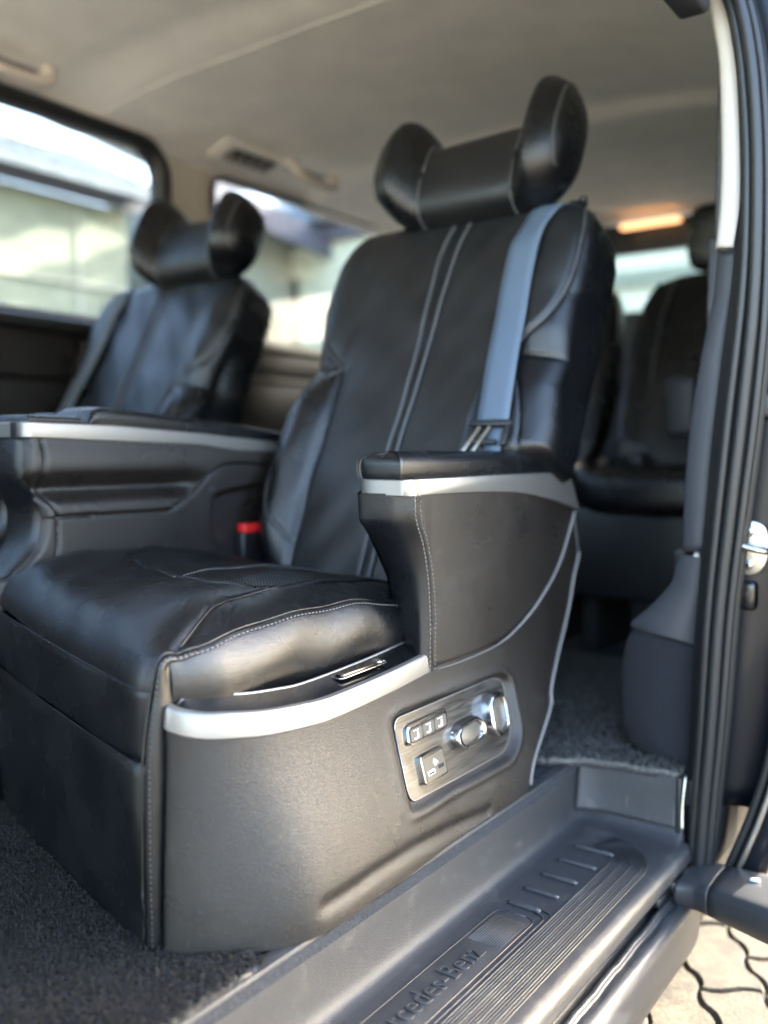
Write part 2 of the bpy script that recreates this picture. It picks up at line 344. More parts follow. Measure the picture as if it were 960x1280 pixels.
# ================================================================== GROUND
GZ = -.36
g = mk('ground', [(-150, -150, GZ - .03), (150, -150, GZ - .03), (150, 150, GZ - .03), (-150, 150, GZ - .03)], [(0, 1, 2, 3)], 'ground', smooth=False, local=True)
g['kind'] = 'structure'
bed = mk('joint_sand', [(-2.6, -.6, GZ - .007), (2.2, -.6, GZ - .007), (2.2, 4.2, GZ - .007), (-2.6, 4.2, GZ - .007)], [(0, 1, 2, 3)], 'sand', g, smooth=False)
def zz(t, amp, per):                                   # a softened zigzag
    s = np.sin(2 * np.pi * t / per); return amp * np.sign(s) * np.abs(s) ** .55
def paver_mesh():
    W, Ln = .110, .220; tt = np.linspace(-Ln / 2, Ln / 2, 25); gap = .0024
    end = lambda x: .006 * np.sin(2 * np.pi * x / .11)
    right = [(W / 2 - gap + zz(t, .0070, .11), t) for t in tt]; left = [(-W / 2 + gap + zz(t, .0070, .11), t) for t in tt]
    xs = np.linspace(W / 2 - gap, -W / 2 + gap, 7)[1:-1]
    top = [(x, Ln / 2 - gap + end(x)) for x in xs]; bot = [(x, -Ln / 2 + gap + end(x)) for x in xs[::-1]]
    right[0] = (right[0][0], right[0][1] + gap); right[-1] = (right[-1][0], right[-1][1] - gap); left[0] = (left[0][0], left[0][1] + gap); left[-1] = (left[-1][0], left[-1][1] - gap)
    o = right + top + left[::-1] + bot; o = np.array(o); n = len(o); cc = o.mean(0)
    ins = o.copy(); nrm = np.roll(o, -1, 0) - np.roll(o, 1, 0); nrm = np.stack([-nrm[:, 1], nrm[:, 0]], 1); nrm /= np.linalg.norm(nrm, axis=1)[:, None] + 1e-9
    ins = o + nrm * .004
    V = [(x, y, -.03) for x, y in o] + [(x, y, -.005) for x, y in o] + [(x, y, 0) for x, y in ins] + [(0, 0, .0005)]
    F = []
    for lv in (0, 1):
        for i in range(n): j = (i + 1) % n; F.append((lv * n + i, lv * n + j, (lv + 1) * n + j, (lv + 1) * n + i))
    F.append(tuple(2 * n + i for i in range(n)))
    me = bpy.data.meshes.new('paving_stone'); me.from_pydata(V[:-1], [], F); me.materials.append(M['paver']); me.update()
    me.polygons.foreach_set('use_smooth', [True] * len(me.polygons)); me.set_sharp_from_angle(angle=R(50)); return me
pm = paver_mesh(); ang = R(31); ca, sa = math.cos(ang), math.sin(ang)
cnt = 0
for i in range(-22, 23):
    for j in range(-14, 22):
        lx, ly = i * .110 + .03, j * .22 + (.11 if i % 2 else 0) + .05
        x, y = -.45 + lx * ca - ly * sa, 1.6 + lx * sa + ly * ca
        if not (-1.05 < x < .75 and .75 < y < 3.4): continue
        if x + .55 < -.35 and y < 1.3: continue
        o = bpy.data.objects.new('paving_stone', pm); COL.objects.link(o); o.parent = g
        o.location = (x, y, GZ + random.uniform(-.002, .002)); o.rotation_euler = (R(random.uniform(-.6, .6)), R(random.uniform(-.6, .6)), ang + R(random.uniform(-.7, .7))); cnt += 1
print('pavers', cnt)

# ================================================================== VAN
van = thing('van', 'black passenger van with open sliding door, beige headliner and grey entry step', 'van', (-1.45, 1.5, GZ))
XW = -2.45                                             # inside face of the far wall
# --- headliner: arched cloth panel with moulded cross ridges and a soft cove above the windows
prof = cat([(-2.485, 1.566), (-2.46, 1.574), (-2.42, 1.594), (-2.30, 1.632), (-2.1, 1.668), (-1.75, 1.692), (-1.45, 1.70), (-1.1, 1.688), (-.8, 1.65), (-.62, 1.585), (-.52, 1.50), (-.475, 1.42), (-.462, 1.335)], 72)
ys = np.linspace(-.9, 4.15, 150); X = np.repeat(prof[None, :, 0], len(ys), 0); Z = np.repeat(prof[None, :, 1], len(ys), 0); Y = np.repeat(ys[:, None], len(prof), 1)
flat = sm(1.45, 1.62, Z)
bow = .10 * ((X + 1.45) / 1.0) ** 2
Z = Z - flat * (.013 * sm(1.74, 1.88, Y + bow) - .006 * np.exp(-((Y + bow - 1.70) / .05) ** 2) + .022 * sm(2.84, 2.93, Y + bow * .6) + .012 * sm(3.2, 4.0, Y) * 4)
grid('headliner', np.stack([X, Y, Z], -1), 'headliner', van, thick=.012)
tube('headliner_seam', np.stack([prof[14:62, 0], 1.885 - .10 * ((prof[14:62, 0] + 1.45)) ** 2, prof[14:62, 1] - .0135], 1), .0025, 'headliner', van, n=6)
rbox('roof_panel', (-2.55, -.95, 1.74), (-.40, 4.25, 1.78), 'paint', van, bev=.02)
rbox('roof_rail', (-.462, -.9, 1.335), (-.41, 1.53, 1.76), 'paint', van, bev=.012)
rbox('roof_rail', (-2.56, -.9, 1.60), (-2.50, 4.2, 1.76), 'paint', van, bev=.012)
# cabin floor
rbox('cabin_floor', (-2.5, -.9, -.05), (-.667, 4.1, -.006), 'carpet', van, bev=0)
rbox('cabin_floor', (-.667, 1.56, -.05), (-.46, 4.1, -.006), 'carpet', van, bev=0)
# --- far wall: panels around two window openings
WZ0, WZ1 = .977, 1.545
def wall_band(name, y0, y1, z0, z1, mat, x0=XW, t=.05, bev=.004, lean=True, parent=van, **kw):
    return rbox(name, (x0 - t, y0, z0), (x0, y1, z1), mat, parent, bev=bev, **kw)
wall_band('side_panel', -.9, 4.1, -.05, .62, 'leather_grey')
wall_band('side_panel', -.9, 2.09, .625, .78, 'leather_grey', x0=XW + .02, bev=.012)
wall_band('side_panel', -.9, 2.09, .785, .955, 'leather_grey', x0=XW + .004, bev=.010)
wall_band('side_panel', 2.1, 4.1, .60, .83, 'black', x0=XW + .01, bev=.012)
wall_band('side_panel', 2.1, 4.1, .84, .945, 'black', x0=XW + .02, bev=.010)
wall_band('window_sill', -.9, 2.09, .957, .988, 'silver', x0=XW + .018, bev=.005)
wall_band('window_sill', 2.11, 3.9, .950, .985, 'silver', x0=XW + .018, bev=.005)
wall_band('trim_strip', 2.11, 3.9, .832, .848, 'silver', x0=XW + .03, bev=.004)
wall_band('pillar_trim', 2.075, 2.335, .945, 1.60, 'cream', x0=XW - .002, bev=.02)
wall_band('pillar_trim', 3.85, 4.1, .945, 1.55, 'cream', x0=XW - .002, bev=.02)
wall_band('wall_shell', -.9, 2.10, .2, .975, 'paint', x0=XW - .052, t=.03, bev=0)
wall_band('wall_shell', 2.10, 4.1, .2, .97, 'paint', x0=XW - .052, t=.03, bev=0)
def window(y0, y1, z0, z1, rr, band, x, mat='rubber'):
    loop = [np.array((y, z)) for y, z in rrect(y0, y1, z0, z1, rr, 8)]
    n = len(loop); c = np.array(((y0 + y1) / 2, (z0 + z1) / 2)); V = []; F = []
    inner = np.array(rrect(y0 + band, y1 - band, z0 + band * .8, z1 - band * .8, rr * .7, 8)); outer = np.array(loop)
    rows = [(0, -.03), (0, .008), (.25, .022), (.6, .022), (.85, .006), (1, -.03)]
    for t, dx in rows:
        P = outer * (1 - t) + inner * t
        for y, z in P: V.append((x + dx, y, z))
    for k in range(len(rows) - 1):
        for i in range(n): F.append((k * n + i, k * n + (i + 1) % n, (k + 1) * n + (i + 1) % n, (k + 1) * n + i))
    w = mk('window_frame', V, F, mat, van)
    V = [(x - .018, y, z) for y, z in inner] + [(x - .022, y, z) for y, z in inner]
    F = [tuple(range(n)), tuple(range(n, 2 * n))[::-1]] + [(i, (i + 1) % n, n + (i + 1) % n, n + i) for i in range(n)]
    mk('window', V, F, 'glass', w, smooth=False)
window(-.6, 2.095, .925, 1.598, .13, .062, XW + .040)
window(2.315, 3.86, .955, 1.562, .07, .016, XW - .004, 'black')
# --- rear end: tailgate with a window
rbox('tailgate_trim', (-2.45, 4.05, -.05), (-.46, 4.1, 1.20), 'plastic', van, bev=.005)
rbox('tailgate_trim', (-2.45, 4.05, 1.46), (-.46, 4.1, 1.60), 'black', van, bev=.005)
rbox('tailgate_trim', (-2.45, 4.05, 1.20), (-2.15, 4.1, 1.46), 'black', van, bev=.005)
rbox('tailgate_trim', (-.75, 4.05, 1.20), (-.46, 4.1, 1.46), 'black', van, bev=.005)
rbox('rear_window', (-2.15, 4.07, 1.20), (-.75, 4.075, 1.46), 'glass', van, bev=0)
rbox('interior_lamp', (-1.57, 3.95, 1.552), (-1.30, 3.99, 1.575), 'lamp', van, bev=.012)
# near side rear body (inside trim + outside skin)
rbox('rear_side_panel', (-.50, 1.68, -.05), (-.45, 4.1, .95), 'plastic', van, bev=.004)
rbox('rear_side_panel', (-.47, 1.68, 1.40), (-.42, 4.1, 1.62), 'paint', van, bev=.004)
rbox('rear_side_panel', (-.49, 1.68, .95), (-.45, 4.1, 1.42), 'plastic', van, bev=.004)  # unseen; kept solid in place of a window to block the sun
rbox('roof_guide_rail', (-.515, 1.40, 1.275), (-.462, 1.54, 1.33), 'plastic_blue', van, bev=.010)

# unseen front end of the cabin, added to darken reflections in the leather: door post, closed front door, backs of the front seats
rbox('unseen_door_post', (-.50, -.30, -.12), (-.41, -.18, 1.36), 'black', van, bev=.015)
rbox('unseen_front_door', (-.47, -.90, -.16), (-.40, -.31, .78), 'paint', van, bev=.02)
rbox('unseen_front_door_window', (-.445, -.90, .78), (-.438, -.31, 1.33), 'glass', van, bev=0)
for xc in (-.86, -1.85):
    rbox('unseen_front_backrest', (xc - .26, -.42, .22), (xc + .26, -.28, .98), 'black', van, bev=.06, seg=4)
    rbox('unseen_front_headrest', (xc - .14, -.42, 1.00), (xc + .14, -.33, 1.20), 'black', van, bev=.04, seg=4)
# --- grab handles: bowed bars with end feet on the headliner
def grab_handle(yc, zc, x):
    ln = .23; pts = cat([(x - .01, yc - ln / 2, zc + .02), (x + .012, yc - ln / 2 + .004, zc - .012), (x + .024, yc - ln / 2 + .03, zc - .036), (x + .028, yc, zc - .042), (x + .024, yc + ln / 2 - .03, zc - .036), (x + .012, yc + ln / 2 - .004, zc - .012), (x - .01, yc + ln / 2, zc + .02)], 36)
    h = tube('grab_handle', pts, .019, 'handle', van, n=12, flat=.75)
    rbox('handle_shade_patch', (x - .055, yc - ln / 2 + .015, zc + .004), (x - .02, yc + ln / 2 - .015, zc + .012), 'handle_shade', h, bev=.004)  # thin plate with the handle's shadow put into its colour
    for s in (-1, 1): rbox('handle_foot', (x - .03, yc + s * ln / 2 - .018, zc - .004), (x + .02, yc + s * ln / 2 + .018, zc + .02), 'handle', h, bev=.008)
grab_handle(1.42, 1.600, -2.255)
grab_handle(2.575, 1.574, -2.19)
rbox('vent_surround', (-2.35, 2.20, 1.584), (-2.24, 2.50, 1.594), 'headliner', van, bev=.010, rot=Matrix.Rotation(R(-18), 3, 'Y'))
v = rbox('air_vent', (-2.318, 2.25, 1.573), (-2.262, 2.46, 1.588), 'void', van, bev=.003, rot=Matrix.Rotation(R(-18), 3, 'Y'))
for k in range(5):
    rbox('vent_louvre', (-2.315, 2.255 + k * .048, 1.570), (-2.265, 2.262 + k * .048, 1.579), 'handle', v, bev=.001, rot=Matrix.Rotation(R(-18), 3, 'Y'))

# --- entry step
SX, SZ, SO = -.667, -.105, -.462
sp = cat([(-.69, -.001), (-.674, -.001), (-.668, -.008), (-.665, -.07), (-.661, -.096), (-.648, -.1045), (-.62, -.105), (-.54, -.105), (-.485, -.1055), (-.468, -.108), (-.460, -.116), (-.459, -.135)], 66)
yy = np.r_[np.linspace(.30, 1.46, 90), np.linspace(1.465, 1.535, 26)]
Px = np.repeat(sp[None, :, 0], len(yy), 0); Pz = np.repeat(sp[None, :, 1], len(yy), 0); Py = np.repeat(yy[:, None], len(sp), 1)
up = np.clip((Py - 1.495) / .04, 0, 1)                 # the floor sweeps up into the end wall
Pz = np.where(Pz < -.02, Pz + (1 - np.sqrt(np.clip(1 - up ** 2, 0, 1))) * np.minimum(.03, -Pz) * (Px < -.475), Pz)
stp = grid('entry_step', np.stack([Px, Py, Pz], -1), 'step', van, thick=.004, rev=True)
ew = cat([(1.531, -.085), (1.536, -.05), (1.541, -.008), (1.549, .001), (1.60, .002)], 24)
xx = np.linspace(-.664, -.487, 30)
bowx = .022 * np.exp(-((xx + .664) / .022))
grid('step_end_wall', np.stack([np.repeat(xx[:, None], len(ew), 1), np.repeat(ew[None, :, 0], 30, 0) - bowx[:, None] * np.linspace(1, .6, len(ew))[None], np.repeat(ew[None, :, 1], 30, 0)], -1), 'step', van, thick=.004, rev=True)
rbox('end_cap', (-.487, 1.528, -.10), (-.478, 1.60, .006), 'rubber', van, bev=.003)
tube('chrome_trim', cat([(-.476, 1.532, -.088), (-.479, 1.540, -.04), (-.478, 1.552, .004)], 14), .0035, 'steel', van, n=8)
# ridges pressed into the tread, each one a part of the step
for k, y in enumerate((1.404, 1.341, 1.278, 1.220, 1.167)):
    x1 = -.549 - .0042 * k
    tube('tread_bar', [(-.617, y, SZ + .0002), (-.612, y, SZ + .0022), (x1 - .005, y, SZ + .0022), (x1, y, SZ + .0002)], .0042, 'step', stp, n=8)
def ridge(off, r=.0016):
    xr = -.540 + off; rad = xr + .612
    arc = [(-.612 + rad * math.cos(a), 1.372 + rad * .85 * math.sin(a)) for a in np.linspace(0, 1.25, 12)]
    pts = [(xr, .32, SZ + .0006), (xr, 1.0, SZ + .0006), (xr, 1.30, SZ + .0006)] + [(x, y, SZ + .0006) for x, y in arc]
    tube('tread_ridge', np.array(pts) + (0, 0, .0007), r, 'step', stp, n=6)
for k in range(15): ridge(.0042 * k - .004, .0011 if k % 4 else .0016)
# inner U ridges that close round the bars
for k, (x, e) in enumerate(((-.545, 1.16), (-.5515, 1.148))):
    tube('tread_ridge', [(x, .32, SZ + .0006), (x, e, SZ + .0006), (x - .006, e + .010, SZ + .0006), (x - .022, e + .014, SZ + .0006)], .0015, 'step', stp, n=6)
# name plate: sunk outline, fine ribs and raised lettering
pl_out = rrect(.36, 1.143, -.6215, -.560, .016, 8)
pl_out = [(x, y) for y, x in pl_out]
loop = np.array([(x, y, SZ + .0005) for x, y in pl_out])
npl = tube('name_plate_rim', np.r_[loop, loop[:1]], .0013, 'black', stp, n=6)
prism('name_plate', pl_out, 'z', SZ - .004, SZ + .0011, 'step', stp, bev=.0008)
for k in range(15):
    x = -.614 + k * .0034; long_ = True
    seg = [(1.045, 1.125 - (.004 if k in (0, 14) else 0))]
    for a, b_ in seg: tube('name_plate_rib', [(x, a, SZ + .0010), (x, b_, SZ + .0010)], .0009, 'step', stp, n=5)
for y in (1.046, 1.054, 1.062): pass
def text_mesh(s, size, ext, bev=.0003, shear=.12):
    c = bpy.data.curves.new('txt', 'FONT'); c.body = s; c.size = size; c.extrude = ext; c.bevel_depth = bev; c.shear = shear; c.space_character = 1.02; c.resolution_u = 4; c.bevel_resolution = 1
    t = bpy.data.objects.new('txt', c); COL.objects.link(t); bpy.context.view_layer.update()
    me = bpy.data.meshes.new_from_object(t.evaluated_get(bpy.context.evaluated_depsgraph_get())); bpy.data.objects.remove(t)
    V = np.array([v.co[:] for v in me.vertices]); F = [tuple(p.vertices) for p in me.polygons]; bpy.data.meshes.remove(me); return V, F
V, F = text_mesh('Mercedes-Benz', .046, .0011, shear=.0)
V[:, 0] *= (1.028 - .775) / V[:, 0].max()
mk('raised_lettering', np.stack([-.577 - V[:, 1], .775 + V[:, 0], SZ + .0016 + V[:, 2]], 1), F, 'step', stp, edge=30)
# sill below the step: dark rail gap and the worn lower ledge
rl = cat([(-.463, -.13), (-.470, -.16), (-.474, -.178), (-.462, -.186), (-.456, -.178), (-.450, -.170), (-.444, -.170), (-.440, -.176), (-.430, -.176), (-.420, -.182), (-.414, -.20), (-.418, -.26), (-.46, -.31), (-.6, -.315)], 70)
yv = np.linspace(.3, 1.50, 60)
wob = .0012 * np.sin(yv * 60) + .0008 * np.sin(yv * 143)
G = np.stack([np.repeat(rl[None, :, 0], 60, 0) - .02 + .0006 * np.sin(np.arange(70)[None] * .9 + yv[:, None] * 40)[:, :len(rl)] if False else np.repeat(rl[None, :, 0] - .02, 60, 0), np.repeat(yv[:, None], len(rl), 1), np.repeat(rl[None, :, 1], 60, 0) + wob[:, None] * (np.abs(rl[None, :, 0] + .445) < .012)], -1)
grid('sill_ledge', G, 'plastic', van, rev=True)
rbox('floor_pan', (-2.45, .0, -.30), (-.49, 4.1, -.12), 'void', van, bev=0)
rbox('floor_pan', (-2.45, -.9, -.12), (-.70, 4.1, -.055), 'void', van, bev=0)

# --- rear edge of the door opening: rubber seals, cream pillar trim, slate lower trim
LT = [(-.448, 1.3), (-.428, 1.22), (-.418, 1.142), (-.41, 1.039), (-.409, .898), (-.416, .783), (-.431, .626), (-.443, .465), (-.454, .3), (-.461, .104), (-.467, -.039), (-.47, -.162)]
RT = [(-.402, 1.279), (-.385, 1.202), (-.375, 1.126), (-.368, 1.026), (-.364, .889), (-.365, .776), (-.375, .624), (-.39, .468), (-.405, .308), (-.415, .117), (-.425, -.023), (-.433, -.151)]
LT = [(-.50, 1.40)] + LT; RT = [(-.44, 1.40)] + RT
Lc, Rc = cat(LT, 90), cat(RT, 90)
def between(t, y, off=0):
    P = Lc * (1 - t) + Rc * t; return np.stack([P[:, 0] + off, np.full(len(P), y), P[:, 1]], 1)
tube('door_seal', between(.22, 1.545), .0095, 'rubber', van, n=12)
tube('door_seal', between(.62, 1.535), .0100, 'rubber', van, n=12)
tube('door_seal', between(.93, 1.545), .0075, 'rubber', van, n=12)
bk = between(-.30, 1.563); fk = between(1.1, 1.56)
grid('pillar_shell', np.stack([bk, fk, fk + (0, .14, 0)], 1), 'rubber', van, thick=.004)
# cream strip
cs = np.array([(-.50, 1.37, -.474, 1.37), (-.477, 1.312, -.447, 1.305), (-.458, 1.231, -.431, 1.225), (-.451, 1.152, -.423, 1.147), (-.447, 1.048, -.417, 1.044), (-.448, .971, -.416, .967), (-.453, .905, -.424, .902)])
a = cat(cs[:, :2], 40); b_ = cat(cs[:, 2:], 40)
G = np.stack([np.stack([a[:, 0] - .004, np.full(len(a), 1.64), a[:, 1]], 1), np.stack([a[:, 0], np.full(len(a), 1.578), a[:, 1]], 1), np.stack([a[:, 0] * .8 + b_[:, 0] * .2, np.full(len(a), 1.566), a[:, 1]], 1), np.stack([b_[:, 0], np.full(len(a), 1.564), b_[:, 1]], 1)], 1)
grid('pillar_trim', G, 'cream', van, thick=.004, rev=True)
# slate upper trim
ua = cat([(-.452, .90), (-.457, .831), (-.472, .751), (-.490, .628), (-.498, .517), (-.501, .392)], 40)
ub = cat([(-.418, .90), (-.424, .831), (-.434, .751), (-.440, .628), (-.452, .517), (-.460, .392)], 40)
def trim_sheet(ua, ub, name, mat, y=1.585):
    k = len(ua); o = np.full(k, 1.)
    G = np.stack([np.stack([ua[:, 0] - .006, o * (y + .10), ua[:, 1]], 1), np.stack([ua[:, 0], o * (y + .004), ua[:, 1]], 1), np.stack([ua[:, 0] + .0025, o * y, ua[:, 1]], 1), np.stack([ua[:, 0] * .5 + ub[:, 0] * .5, o * (y - .001), (ua[:, 1] + ub[:, 1]) / 2], 1), np.stack([ub[:, 0], o * (y - .002), ub[:, 1]], 1)], 1)
    return grid(name, G, mat, van, thick=.004, rev=True)
trim_sheet(ua, ub, 'pillar_trim', 'plastic_blue')
la = cat([(-.501, .386), (-.514, .365), (-.522, .331), (-.553, .291), (-.590, .255), (-.592, .246)], 30)
lb = np.stack([np.interp(np.linspace(0, 1, len(la)), [0, 1], [-.459, -.470]), np.linspace(.382, .226, len(la))], 1)
trim_sheet(la, lb, 'pillar_trim', 'plastic_blue', y=1.590)
ka = cat([(-.588, .242), (-.600, .225), (-.609, .189), (-.611, .128), (-.606, .068), (-.580, .021), (-.530, .004)], 34)
kb = np.stack([np.interp(np.linspace(0, 1, len(ka)), [0, 1], [-.470, -.484]), np.linspace(.222, .0, len(ka))], 1)
trim_sheet(ka, kb, 'kick_panel', 'cloth', y=1.600)
# black painted door jamb outboard of the seals, with latch striker
jz = np.linspace(-.045, 1.4, 40); rx = np.interp(jz, [p[1] for p in RT[::-1]], [p[0] for p in RT[::-1]])
ox = rx + .115
G = np.stack([np.stack([rx - .012, np.full(40, 1.575), jz], 1), np.stack([rx + .03, np.full(40, 1.60), jz], 1), np.stack([ox - .02, np.full(40, 1.612), jz], 1), np.stack([ox, np.full(40, 1.63), jz], 1), np.stack([ox + .004, np.full(40, 1.9), jz], 1)], 1)
grid('door_jamb', G, 'paint', van, thick=.004, rev=False)
st = prism('door_striker', cat([(-.417, .425), (-.412, .443), (-.392, .452), (-.368, .445), (-.36, .425), (-.36, .39), (-.372, .366), (-.394, .360), (-.414, .372), (-.419, .395)], 40, True).tolist(), 'y', 1.588, 1.576, 'steel', van, bev=.003)
tube('striker_loop', cat([(-.408, 1.576, .418), (-.402, 1.553, .414), (-.38, 1.549, .408), (-.362, 1.553, .404), (-.350, 1.576, .402)], 24), .0055, 'steel', st, n=10)
for z in (.433, .377):
    tube('screw', [(-.390, 1.578, z), (-.390, 1.571, z)], .0085, 'steel', st, n=14)
    tube('screw_recess', [(-.390, 1.5725, z), (-.390, 1.5700, z)], .0040, 'void', st, n=6)
rbox('rubber_stop', (-.395, 1.565, .62), (-.355, 1.60, .665), 'black', van, bev=.008)
tube('hinge_pin', [(-.392, 1.57, .60), (-.392, 1.57, .575)], .009, 'steel', van, n=12)
rbox('check_block', (-.405, 1.57, .30), (-.375, 1.595, .35), 'gloss_black', van, bev=.008)
# sliding door pushed back along the body: lower edge with step trim, seal and inner panel
dr = np.array([(-.405, -.155), (-.385, -.10), (-.362, -.03), (-.340, .06), (-.322, .20), (-.310, .40), (-.302, .65), (-.305, .9), (-.33, 1.15), (-.37, 1.35)])
dc = cat(dr, 60); o1 = np.ones(len(dc))
G = np.stack([np.stack([dc[:, 0], 1.80 * o1, dc[:, 1]], 1), np.stack([dc[:, 0], 1.565 * o1, dc[:, 1]], 1), np.stack([dc[:, 0] + .008, 1.556 * o1, dc[:, 1]], 1), np.stack([dc[:, 0] + .045, 1.556 * o1, dc[:, 1]], 1), np.stack([dc[:, 0] + .053, 1.565 * o1, dc[:, 1]], 1), np.stack([dc[:, 0] + .053, 2.75 * o1, dc[:, 1]], 1), np.stack([dc[:, 0], 2.75 * o1, dc[:, 1]], 1), np.stack([dc[:, 0], 1.80 * o1, dc[:, 1]], 1)], 1)
door = grid('sliding_door', G, 'paint', van)
tube('door_seal', np.stack([dc[:, 0] - .004, 1.556 * o1, dc[:, 1]], 1), .007, 'rubber', door, n=10)
tube('door_seal', np.stack([dc[:, 0] + .012, 1.550 * o1, dc[:, 1]], 1), .0055, 'steel', door, n=10)
# bar along the foot of the door (dark grey, rounded, with a joint)
bp_ = cat([(.5, 1), (.9, .9), (1, .45), (.93, -.35), (.6, -.9), (-.6, -1), (-.95, -.5), (-1, .3), (-.8, .85)], 36, True)
def bar(name, y_of_x, x0, x1, n=14):
    xs = np.linspace(x0, x1, n); G = []
    for x in xs:
        yc, zc, w, h = y_of_x(x); G.append([(x, yc - bp_[k, 0] * w, zc + bp_[k, 1] * h) for k in range(len(bp_))])
    o = grid(name, np.array(G), 'plastic', van, cv=True, rev=True); me = o.data
    nb = len(bp_); me2 = bmesh.new(); me2.from_mesh(me); me2.verts.ensure_lookup_table()
    for s in (range(nb), range((n - 1) * nb, n * nb)): me2.faces.new([me2.verts[i] for i in s])
    bmesh.ops.recalc_face_normals(me2, faces=me2.faces); me2.to_mesh(me); me2.free(); return o
fy = lambda x: (1.512 - (x + .45) * .35 - 1.6 * max(0, (-.425 - x)) ** 1.3, -.163 + .10 * (x + .45), .058 + .12 * (x + .45), .026 + .05 * (x + .45))
bar('door_foot_trim', fy, -.458, -.4035); bar('door_foot_trim', fy, -.4018, -.20)
tube('latch_mark', [(-.352, 1.49, -.1215), (-.338, 1.49, -.1195)], .003, 'icon', van, n=6)
# greasy roller arm in the gap
arm = rbox('roller_arm', (-.484, 1.470, -.178), (-.452, 1.53, -.150), 'steel', van, bev=.005)
tube('roller', [(-.475, 1.485, -.15), (-.475, 1.485, -.128)], .012, 'black', arm, n=14)
tube('roller_bolt', [(-.466, 1.512, -.15), (-.466, 1.512, -.126)], .006, 'steel', arm, n=10)
tube('roller_spring', [(-.482 + .006 * math.cos(t), 1.44 + t * .0013, -.150 + .006 * math.sin(t)) for t in np.linspace(0, 40, 120)], .0016, 'steel', arm, n=6)
rbox('roller_cable', (-.490, 1.40, -.172), (-.468, 1.475, -.155), 'black', arm, bev=.006)

# ================================================================== SEATS
BK0 = np.array([0, 1.35, .33]); kz = 1 / math.hypot(1, .48)
Wv = np.array([0, .48 * kz, kz]); Nv = np.array([0, -kz, .48 * kz])          # along the back, out of its front
WT = .812; XB = -1.008
def HS(w): return np.interp(w, [-.06, 0, .06, .3, .6, .70, .75, .79, .812], [.265, .275, .30, .308, .310, .308, .296, .265, .225])
def HW(w):   # half width of the back at height w
    return np.interp(w, [-.06, .0, .03, .08, .157, .31, .39, .435, .455, .50, .54, .60, .70, .75, .79, .812], [.265, .275, .285, .300, .310, .310, .302, .284, .280, .286, .296, .308, .308, .296, .265, .225])
ws = np.linspace(-.06, WT, 400); hs = HW(ws); kk = np.exp(-np.linspace(-2, 2, 25) ** 2); kk /= kk.sum(); hsm = np.convolve(np.pad(hs, 12, 'edge'), kk, 'valid')
def H(w, xp=None):
    h = np.interp(w, ws, hsm)
    if xp is None: return h
    right = np.maximum(h, .302 * sm(.22, .30, np.asarray(w)) * (np.asarray(w) < .72)) + .010 - .115 * (1 - sm(.19, .262, np.asarray(w))) ; left = h - .018 * (1 - sm(.30, .46, np.asarray(w)))
    return np.where(np.asarray(xp) > 0, right, left)
CS = -.034                                              # the twin ribs run a touch left of the middle
SEAMS = [[(.004, .805), (-.012, .69), (-.006, .53), (.001, .38), (.004, .2), (.010, -.05)],
         [(.042, .805), (.026, .69), (.024, .53), (.025, .38), (.026, .2), (.036, -.05)]]
SIDE = [[(s * .270, .80), (s * .292, .71), (s * .292, .60), (s * .268, .515), (s * .222, .462), (s * .200, .44)] for s in (-1, 1)]
LOW = [[(s * .180, .425), (s * .172, .30), (s * .172, .15), (s * .168, .0), (s * .16, -.05)] for s in (-1, 1)]
LOOP = [[(s * .185, .43), (s * .235, .39), (s * .266, .29), (s * .268, .18), (s * .242, .10), (s * .178, .045)] for s in (-1, 1)]
CREASE = [[(s * .175, .438), (s * .24, .436), (s * .31, .44)] for s in (-1, 1)]
def back_front(xp, w):
    """forward offset n of the front surface of the back"""
    ax = np.abs(xp)
    up = sm(.43, .50, w) * (1 - .55 * sm(.70, .81, w)); lo = 1 - np.where(np.asarray(xp) > 0, sm(.37, .445, w), sm(.31, .455, w))
    n = .050 + .018 * up * sm(.17, .25, ax) + (np.where(np.asarray(xp) > 0, .012, .046) * lo * sm(.155, .235, ax)) * sm(-.06, .08, w) + .010 * np.exp(-((w - .22) / .15) ** 2) - .012 * sm(.6, .81, w)
    n = n + .004 * np.exp(-((ax - .10) / .06) ** 2)
    for P in SEAMS: n = n - .0035 * np.exp(-(dist_poly(xp, w, cat(P, 30)) / .004) ** 2)
    for P in SIDE: n = n - .006 * np.exp(-(dist_poly(xp, w, cat(P, 30)) / .006) ** 2)
    for P in LOW: n = n - .010 * np.exp(-(dist_poly(xp, w, cat(P, 20)) / .008) ** 2)
    for P in LOOP: n = n - .004 * np.exp(-(dist_poly(xp, w, cat(P, 30)) / .004) ** 2)
    for P in CREASE: n = n - .005 * np.exp(-(dist_poly(xp, w, P) / .006) ** 2)
    n = n + .0012 * np.sin(xp * 31 + w * 17) * np.sin(w * 23 - xp * 9) + .0008 * np.sin(xp * 61 - w * 43)
    return n
def back_pt(xp, w, lift=0):
    """a point on the front of the backrest at lateral xp and height w"""
    xp, w = np.asarray(xp, float), np.asarray(w, float); h = H(w, xp); a = .40
    c = np.clip(np.abs(xp) / h, 0, .999) ** (1 / a); s = np.sqrt(1 - c ** 2)
    tt = np.sqrt(np.clip(1 - (np.clip(w - (WT - .055), 0, 1) / .055) ** 2, 0, 1)) * .75 + .25
    n = (back_front(xp, w) + .055) * s ** a * tt - .055 + lift
    return np.stack([XB + xp, 1.35 + w * Wv[1] + n * Nv[1], .33 + w * Wv[2] + n * Nv[2]], -1)
